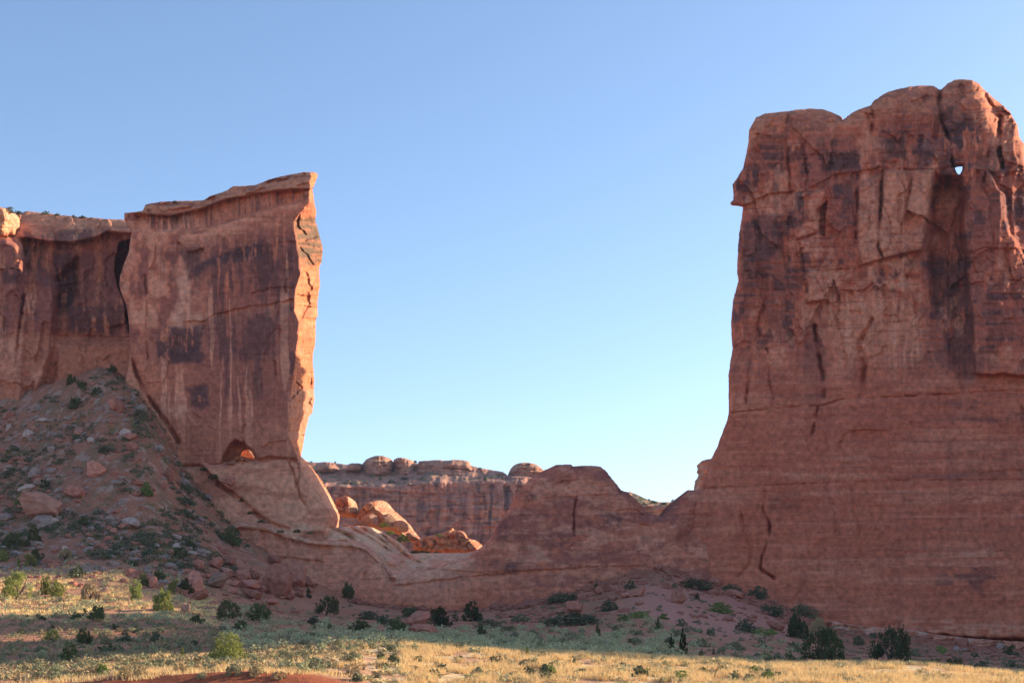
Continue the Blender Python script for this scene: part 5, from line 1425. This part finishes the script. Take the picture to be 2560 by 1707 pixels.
for t in TREES:
    tree(*t)

SHRUBS = [
    (1412, 1508, 100, 32, K, 'broad dark shrub below the dome at the left of the mound'),
    (1430, 1562, 165, 34, K, 'widest low shrub mound in front of the jagged red rock'),
    (1523, 1527, 48, 30, K, 'round grey-dark shrub in the middle of the mound'),
    (1220, 1570, 84, 24, G, 'low grey shrub right of the rounded juniper'),
    (1577, 1472, 32, 28, G, 'grey shrub on the left shoulder of the mound'),
    (1737, 1472, 104, 28, K, 'long dark shrub band at the foot of the tower'),
    (1686, 1469, 18, 14, S, 'small pale sage below the long dark shrub band'),
    (1830, 1480, 58, 22, G, 'grey shrub on the sand at the tower foot'),
    (1898, 1499, 58, 36, K, 'dark tilted shrub touching the tower foot'),
    (1800, 1532, 74, 28, LM, 'green shrub island on open red sand'),
    (1932, 1540, 68, 36, K, 'dark shrub at the right end of the open sand'),
    (2010, 1544, 86, 36, G, 'grey shrub mass behind the dense dark juniper'),
    (1865, 1579, 52, 32, K, 'rounded dark grey shrub alone on the sand'),
    (1906, 1587, 90, 20, LM, 'low green patch right of the rounded dark grey shrub'),
    (1928, 1670, 34, 24, K, 'small dark shrub just behind the lit terrace edge'),
    (1978, 1670, 36, 40, J, 'upright green shrub just behind the lit terrace edge'),
    (2159, 1677, 68, 26, LM, 'green shrub between the two big dark junipers'),
    (2212, 1674, 38, 22, LM, 'green shrub at the foot of the pointed dark juniper'),
    (2355, 1636, 40, 24, LM, 'green shrub below the ledge on the right slope'),
    (2390, 1670, 48, 34, J, 'large dark green shrub near the right terrace edge'),
    (2340, 1674, 62, 26, J, 'wide green shrub left of the large dark one'),
    (2527, 1639, 44, 34, J, 'dark shrub near the right picture edge under the ledge'),
    (2147, 1612, 36, 24, K, 'dark shrub between junipers on the right flat'),
    (2184, 1594, 20, 18, K, 'small shrub below the start of the pale ledge'),
    (2437, 1644, 30, 16, K, 'low shrub on the pinkish slope at right'),
    (2531, 1666, 32, 18, K, 'low shrub at the right picture edge behind the terrace'),
    (1910, 1618, 20, 14, K, 'small green shrub in the middle of the right flat'),
    (1776, 1585, 22, 18, K, 'small dark shrub on the lower sand'),
    (1660, 1547, 26, 16, LM, 'small green shrub on the sand below the egg-shaped boulder'),
    (1705, 1565, 30, 24, G, 'grey shrub on the sand above the cone pair'),
    (460, 1230, 46, 28, K, 'dark scrub at the upper left edge of the pale slab'),
    (462, 1264, 50, 26, K, 'dark scrub halfway down the edge of the pale slab'),
    (472, 1296, 44, 26, K, 'dark scrub at the lower left edge of the pale slab'),
    (260, 1134, 36, 20, K, 'dark scrub left of the split red boulder'),
    (30, 1184, 38, 16, G, 'grey scrub near the left edge above the leaning wedge'),
    (206, 1316, 26, 24, J, 'small dark bush below the half-buried red boulder'),
    (190, 1442, 42, 30, K, 'dark scrub above the sunlit patch'),
    (473, 1368, 26, 20, J, 'small green bush beside the palest grey boulder'),
    (331, 1413, 26, 16, J, 'small green bush low on the talus'),
    (785, 1560, 40, 22, K, 'dark sage clump below the dark spreading juniper'),
    (920, 1548, 66, 22, K, 'dark scrub band along the foot of the saddle wall'),
    (960, 1560, 44, 24, K, 'dark scrub right of the band along the saddle wall'),
    (1300, 1556, 50, 22, G, 'grey shrub at the left foot of the mound'),
    (1270, 1578, 46, 18, G, 'low grey shrub below the left foot of the mound'),
    (1600, 1544, 60, 18, LM, 'low green shrub band across the sand below the mound'),
    (1560, 1552, 40, 16, LM, 'green shrub left of the band across the sand'),
    (1540, 1600, 34, 22, S, 'silvery sage in the middle of the flat near the slim cone tree'),
    (1758, 1616, 46, 24, G, 'grey shrub right of the cone juniper pair'),
    (1840, 1624, 50, 22, G, 'grey shrub row start on the right flat'),
    (1985, 1628, 44, 26, G, 'grey shrub left of the big dark forked juniper'),
    (1700, 1660, 40, 18, G, 'grey shrub behind the terrace edge under the cone pair'),
    (2290, 1640, 36, 20, G, 'grey shrub right of the pointed dark juniper'),
    (2460, 1670, 40, 20, G, 'grey shrub near the terrace edge at far right'),
    # on the bench behind the saddle and on the ledges
    (958, 1316, 26, 14, LM, 'bright green bush in front of the heap behind the saddle', 328),
    (1008, 1352, 32, 18, LM, 'lit yellow-green bush below the heap behind the saddle', 328),
    (975, 1334, 26, 9, LM, 'small lit tuft between the two green bushes behind the saddle', 327),
    (1050, 1384, 60, 12, J, 'dark grass strip in the hollow behind the saddle', 326),
    (1090, 1386, 30, 9, J, 'dark tuft at the right of the grass strip behind the saddle', 326),
    (1096, 1340, 22, 7, LM, 'lit tuft on the long dark-sided boulder', 333),
    (742, 1330, 18, 11, J, 'small green bush on the shelf below the pedestal', 294.6),
    (700, 1330, 20, 8, G, 'grey tuft on the shelf left of the small green bush', 293.8),
    (775, 1334, 18, 9, G, 'grey tuft on the shelf right of the small green bush', 296),
    (532, 1196, 26, 16, J, 'dark bush at the top of the groove between slab and pedestal', 296),
    (604, 1252, 14, 9, J, 'small dark tuft inside the groove beside the slab', 296),
    (625, 1284, 16, 9, J, 'small dark tuft low in the groove beside the slab', 296),
    (655, 1306, 26, 9, G, 'grey tuft where the groove reaches the shelf', 294.5),
    (508, 1176, 22, 10, J, 'dark tuft at the upper end of the slab', 297),
]
for s in SHRUBS:
    shrub(*s)
for x, y, w, h, D, lab in [(23, 529, 28, 13, 318, 'dark bush on the pale squarish rim rock'), (46, 533, 18, 8, 327, 'small bush between the rim rock and the cliff edge'), (113, 537, 22, 11, 329, 'roundest bush on the cliff rim'),
                           (143, 539, 14, 8, 329, 'small bush right of the roundest one on the cliff rim'), (184, 544, 14, 7, 329, 'left bush of a close pair on the cliff rim'), (205, 547, 22, 9, 329, 'right bush of a close pair on the cliff rim'),
                           (228, 548, 10, 5, 329, 'last tiny bush on the cliff rim toward the fin'), (436, 507, 14, 6, 304, 'single small bush on the sloping top of the fin')]:
    shrub(x, y, w, h, K, lab, D)
# specks of trees on the far mesa and hill
for x, y, w, h, D, lab in [(838, 1158, 6, 6, 885, 'tiny tree on the left rim of the far mesa'), (778, 1156, 8, 4, 885, 'tiny bush at the left end of the far mesa rim'), (1038, 1156, 10, 8, 912, 'bush in the notch between two domes of the far mesa'),
                           (1200, 1172, 10, 6, 905, 'bush on the slope right of the beaked dome'), (932, 1192, 12, 10, 896, 'largest bush on the bench under the tallest dome'), (978, 1206, 16, 12, 888, 'wide bush on the bench lip below the second dome'),
                           (998, 1212, 12, 10, 886, 'bush right of the wide one on the bench lip'), (1040, 1208, 8, 6, 888, 'small bush on the bench lip under the long dome'), (952, 1198, 14, 8, 892, 'bush between the two large ones on the bench'),
                           (1212, 1200, 14, 7, 884, 'bush on the mesa lip right of the long dome'), (1256, 1198, 8, 5, 884, 'bush on the mesa lip near the isolated dome'), (1010, 1198, 22, 9, 896, 'dark bush under the notch between domes'),
                           (1060, 1200, 24, 9, 894, 'dark bush under the long dome'), (870, 1206, 22, 8, 892, 'dark scrub on the bench at left of the far mesa'), (1682, 1254, 10, 7, 610, 'largest tree on the rim of the shrubby hill'),
                           (1622, 1250, 8, 5, 612, 'small tree on the left rim of the shrubby hill'), (1634, 1258, 16, 7, 606, 'bush on the slope of the shrubby hill, upper'), (1660, 1262, 18, 7, 602, 'bush on the slope of the shrubby hill, lower right'), (1612, 1262, 16, 7, 602, 'bush on the slope of the shrubby hill, lower left')]:
    shrub(x, y, w, h, K, lab, D)

def snag(x, yb, w, label, seed):
    r = np.random.RandomState(seed)
    Vs, Fs, off = [], [], 0
    main = np.cumsum(np.array([[0, 0, 0.05]] + [[0.3, r.normal() * 0.08, 0.04 + r.normal() * 0.05] for _ in range(5)]), 0)
    paths = [(main, np.linspace(0.05, 0.015, 6))]
    for k in range(7):
        s = main[r.randint(1, 6)]
        e = s + np.array([r.normal() * 0.25, r.normal() * 0.25, abs(r.normal()) * 0.32 + 0.05])
        paths.append((np.array([s, (s + e) / 2 + r.normal(size=3) * 0.04, e]), [0.025, 0.016, 0.006]))
    for P, R in paths:
        V, F = tube(P, R, 5)
        Vs.append(V); Fs.append(F + off); off += len(V)
    X, d, z = hit(x, yb)
    k = w * d / FP / 1.5
    o = mesh_np('dead_branch', np.concatenate(Vs) * k, np.concatenate(Fs), M_SNAG)
    o.location = (X, d, z); o.rotation_euler.z = r.uniform(-0.6, 0.6)
    tag(o, label, 'dead branch')

M_SNAG = rock_mat('dead_wood', 4.0, 0.3, (0.22, 0.17, 0.14))
snag(265, 1386, 30, 'twisted dead trunk sprawled on the talus foot above the sunlit patch', 1)
snag(745, 1556, 44, 'dead branches lying in shade below the saddle wall', 2)
snag(505, 1522, 34, 'dead branches beside the sunlit orange rock', 3)
snag(410, 1412, 30, 'dark dead branch between pale rocks at the talus foot', 4)
snag(1098, 1688, 40, 'bleached dead branches in the sunlit straw grass', 5)
snag(190, 1536, 26, 'upright bare snag beside a dark juniper in the shade band', 6)

# ------------------------------------------------------------------ scattered sagebrush: 290 individuals that show largest, by zone
rs = np.random.RandomState(77)
TAKEN = [(t[0], t[1], t[2]) for t in TREES] + [(s[0], s[1], s[2]) for s in SHRUBS]
def free(x, y, r):
    for a, b, w in TAKEN:
        if abs(x - a) < (w * 0.5 + r * 0.6) and -r * 0.5 < b - y + r * 0.2 < 0.7 * w: return False
    return True
ZONES = [
    ('pale sagebrush clump on the sunlit near terrace', 70, (10, 900), (1618, 1700), (20, 40), [S, S, DR, S], 'sunlit sagebrush of the near terrace'),
    ('olive bush in straw grass on the sunlit terrace', 80, (880, 2550), (1640, 1704), (16, 38), [DR, K, G, K, S, LM], 'bushes in the sunlit straw grass'),
    ('silvery sagebrush on the shaded flat', 90, (700, 1960), (1578, 1628), (16, 34), [S, S, S, G], 'silvery sagebrush of the shaded flat'),
    ('grey-brown scrub bush on the shaded left flat', 50, (10, 620), (1540, 1640), (16, 30), [G, DR, S, K], 'scrub bushes of the shaded left flat'),
]
for lab, n, xr, yr, wr, mats, grp in ZONES:
    for k in range(n):
        for _ in range(20):
            x, y = rs.uniform(*xr), rs.uniform(*yr)
            w = rs.uniform(*wr) * (0.75 + 0.5 * (y - yr[0]) / (yr[1] - yr[0]))
            if free(x, y, w): break
        shrub(x, y, w, w * rs.uniform(0.5, 0.75), mats[rs.randint(len(mats))], lab, None, grp, 'flat' if rs.rand() < 0.5 else 'dome', 'sagebrush', 'sagebrush')

# ------------------------------------------------------------------ ground cover nobody would count
def scatter(name, n, xr, dr, make, mats, keep=None, seed=1):
    r = np.random.RandomState(seed)
    x = r.uniform(*xr, n * 3)
    d = dr[0] + (dr[1] - dr[0]) * r.uniform(0, 1, n * 3) ** 1.0
    X = (x - CX) / FP * d
    z = ground_z(X, d)
    if keep is not None:
        k = keep(x, d, X, z, r)
        x, d, X, z = x[k], d[k], X[k], z[k]
    x, d, X, z = x[:n], d[:n], X[:n], z[:n]
    V, F = make(np.stack([X, d, z], 1), r)
    o = mesh_np(name, V, F, mats, None, False)
    tag(o, kind='stuff')
    return o

def tufts(P, r, per=9, hgt=0.35, wid=0.03, spread=0.16):
    n = len(P) * per
    B = np.repeat(P, per, 0) + np.concatenate([r.normal(size=(n, 2)) * spread, np.full((n, 1), -0.02)], 1)
    hs = hgt * r.uniform(0.5, 1.25, (n, 1))
    T = B + np.concatenate([r.normal(size=(n, 2)) * 0.35 * hs, hs], 1)
    a = r.uniform(0, 6.28, n)
    W = np.stack([np.cos(a), np.sin(a), a * 0], 1) * wid
    return np.stack([B - W, B + W, T], 1).reshape(-1, 3), np.arange(3 * n).reshape(n, 3)

def lowbush(P, r, per=26, rad=0.42, hgt=0.38, size=0.14):
    n = len(P) * per
    s = np.repeat(r.uniform(0.5, 1.35, (len(P), 1)), per, 0)
    d = r.normal(size=(n, 3)); d /= np.linalg.norm(d, axis=1)[:, None]
    q = d * r.uniform(0.4, 1, (n, 1)) * np.array([rad, rad, hgt]); q[:, 2] = np.abs(q[:, 2])
    V, F = leaves(np.repeat(P, per, 0) + q * s, s, size, r)
    return V, F

def stones(P, r, size=0.3):
    V, F = [], []
    for i, p in enumerate(P):
        s = size * r.lognormal(0, 0.6)
        R = r.normal(size=(3, 3)); q, _ = np.linalg.qr(R)
        v = (ICO2 * (1 + 0.35 * r.uniform(-1, 1, (len(ICO2), 1)))) @ q * np.array([1, 0.8, 0.6]) * s
        V.append(v + p + (0, 0, 0.1 * s)); F.append(ICOF2 + i * len(ICO2))
    return np.concatenate(V), np.concatenate(F)

nz = lambda X, d, s, f=5.0: fbm(X / f, d / f, 3, s)
scatter('dry_grass', 7000, (820, 2600), (71, 118), lambda P, r: tufts(P, r, 11, 0.42, 0.03, 0.14), M_GRASS, lambda x, d, X, z, r: nz(X, d, 901, 1.6) > -0.02 + 0.5 * (x < 1000), 11)
scatter('dry_grass', 2000, (-20, 900), (72, 116), lambda P, r: tufts(P, r, 8, 0.3), M_GRASS, lambda x, d, X, z, r: nz(X, d, 902, 3) > 0.0, 12)
scatter('low_scrub', 1100, (-20, 900), (76, 238), lambda P, r: lowbush(P, r, 30, 0.48, 0.40, 0.13), M_DRY, lambda x, d, X, z, r: nz(X, d, 903) > -0.35, 13)
scatter('low_scrub', 800, (-20, 800), (76, 170), lambda P, r: lowbush(P, r, 30, 0.48, 0.42, 0.13), M_GREY, lambda x, d, X, z, r: nz(X, d, 904) > -0.25, 14)
scatter('low_scrub', 950, (560, 2000), (112, 215), lambda P, r: lowbush(P, r, 56, 0.78, 0.70, 0.13), M_SAGE, lambda x, d, X, z, r: nz(X, d, 905, 4) > -0.12 + 0.5 * sm(1500, 1900, x), 15)
scatter('low_scrub', 700, (850, 2600), (112, 285), lambda P, r: lowbush(P, r, 26, 0.5, 0.42, 0.17), M_GREY, lambda x, d, X, z, r: nz(X, d, 906, 9) > 0.0, 16)
scatter('low_scrub', 650, (850, 2600), (74, 110), lambda P, r: lowbush(P, r, 26, 0.4, 0.3), M_DRY, lambda x, d, X, z, r: nz(X, d, 907, 3) > -0.1, 17)
scatter('talus_scrub', 900, (-40, 560), (236, 306), lambda P, r: lowbush(P, r, 24, 0.75, 0.6, 0.24), M_GREY, lambda x, d, X, z, r: nz(X, d, 908, 6) > 0.0, 18)
scatter('talus_scrub', 420, (-40, 620), (232, 306), lambda P, r: lowbush(P, r, 26, 0.9, 0.8, 0.26), M_DARK, lambda x, d, X, z, r: nz(X, d, 909, 7) > 0.15, 19)
scatter('talus_grass', 500, (-40, 560), (236, 300), lambda P, r: tufts(P, r, 10, 0.6, 0.06, 0.4), M_LIME, lambda x, d, X, z, r: nz(X, d, 910, 8) > 0.05, 20)
scatter('rubble', 750, (-40, 520), (226, 304), lambda P, r: stones(P, r, 0.30), M_BPALE, lambda x, d, X, z, r: nz(X, d, 911, 7) > -0.1, 21)
scatter('rubble', 700, (-40, 760), (212, 304), lambda P, r: stones(P, r, 0.30), M_BRED, lambda x, d, X, z, r: nz(X, d, 912, 7) > -0.2, 22)
scatter('rubble', 500, (1250, 2000), (230, 296), lambda P, r: stones(P, r, 0.3), M_BRED, lambda x, d, X, z, r: nz(X, d, 913, 7) > 0.0, 23)
scatter('rubble', 400, (2100, 2600), (190, 292), lambda P, r: stones(P, r, 0.3), M_BTAN, lambda x, d, X, z, r: nz(X, d, 914, 7) > -0.2, 24)
scatter('low_scrub', 380, (-20, 520), (172, 236), lambda P, r: lowbush(P, r, 34, 0.6, 0.55, 0.16), M_SAGE, lambda x, d, X, z, r: nz(X, d, 915) > -0.2, 25)
scatter('dry_grass', 1500, (-20, 540), (172, 232), lambda P, r: tufts(P, r, 8, 0.4, 0.05, 0.25), M_GRASS, lambda x, d, X, z, r: nz(X, d, 916, 4) > -0.1, 26)
scatter('rubble', 420, (1690, 2600), (276, 291), lambda P, r: stones(P, r, 0.38), M_BRED, lambda x, d, X, z, r: nz(X, d, 917, 5) > -0.2, 27)
scatter('rubble', 300, (860, 1700), (279, 292), lambda P, r: stones(P, r, 0.34), M_BRED, lambda x, d, X, z, r: nz(X, d, 918, 5) > -0.2, 28)
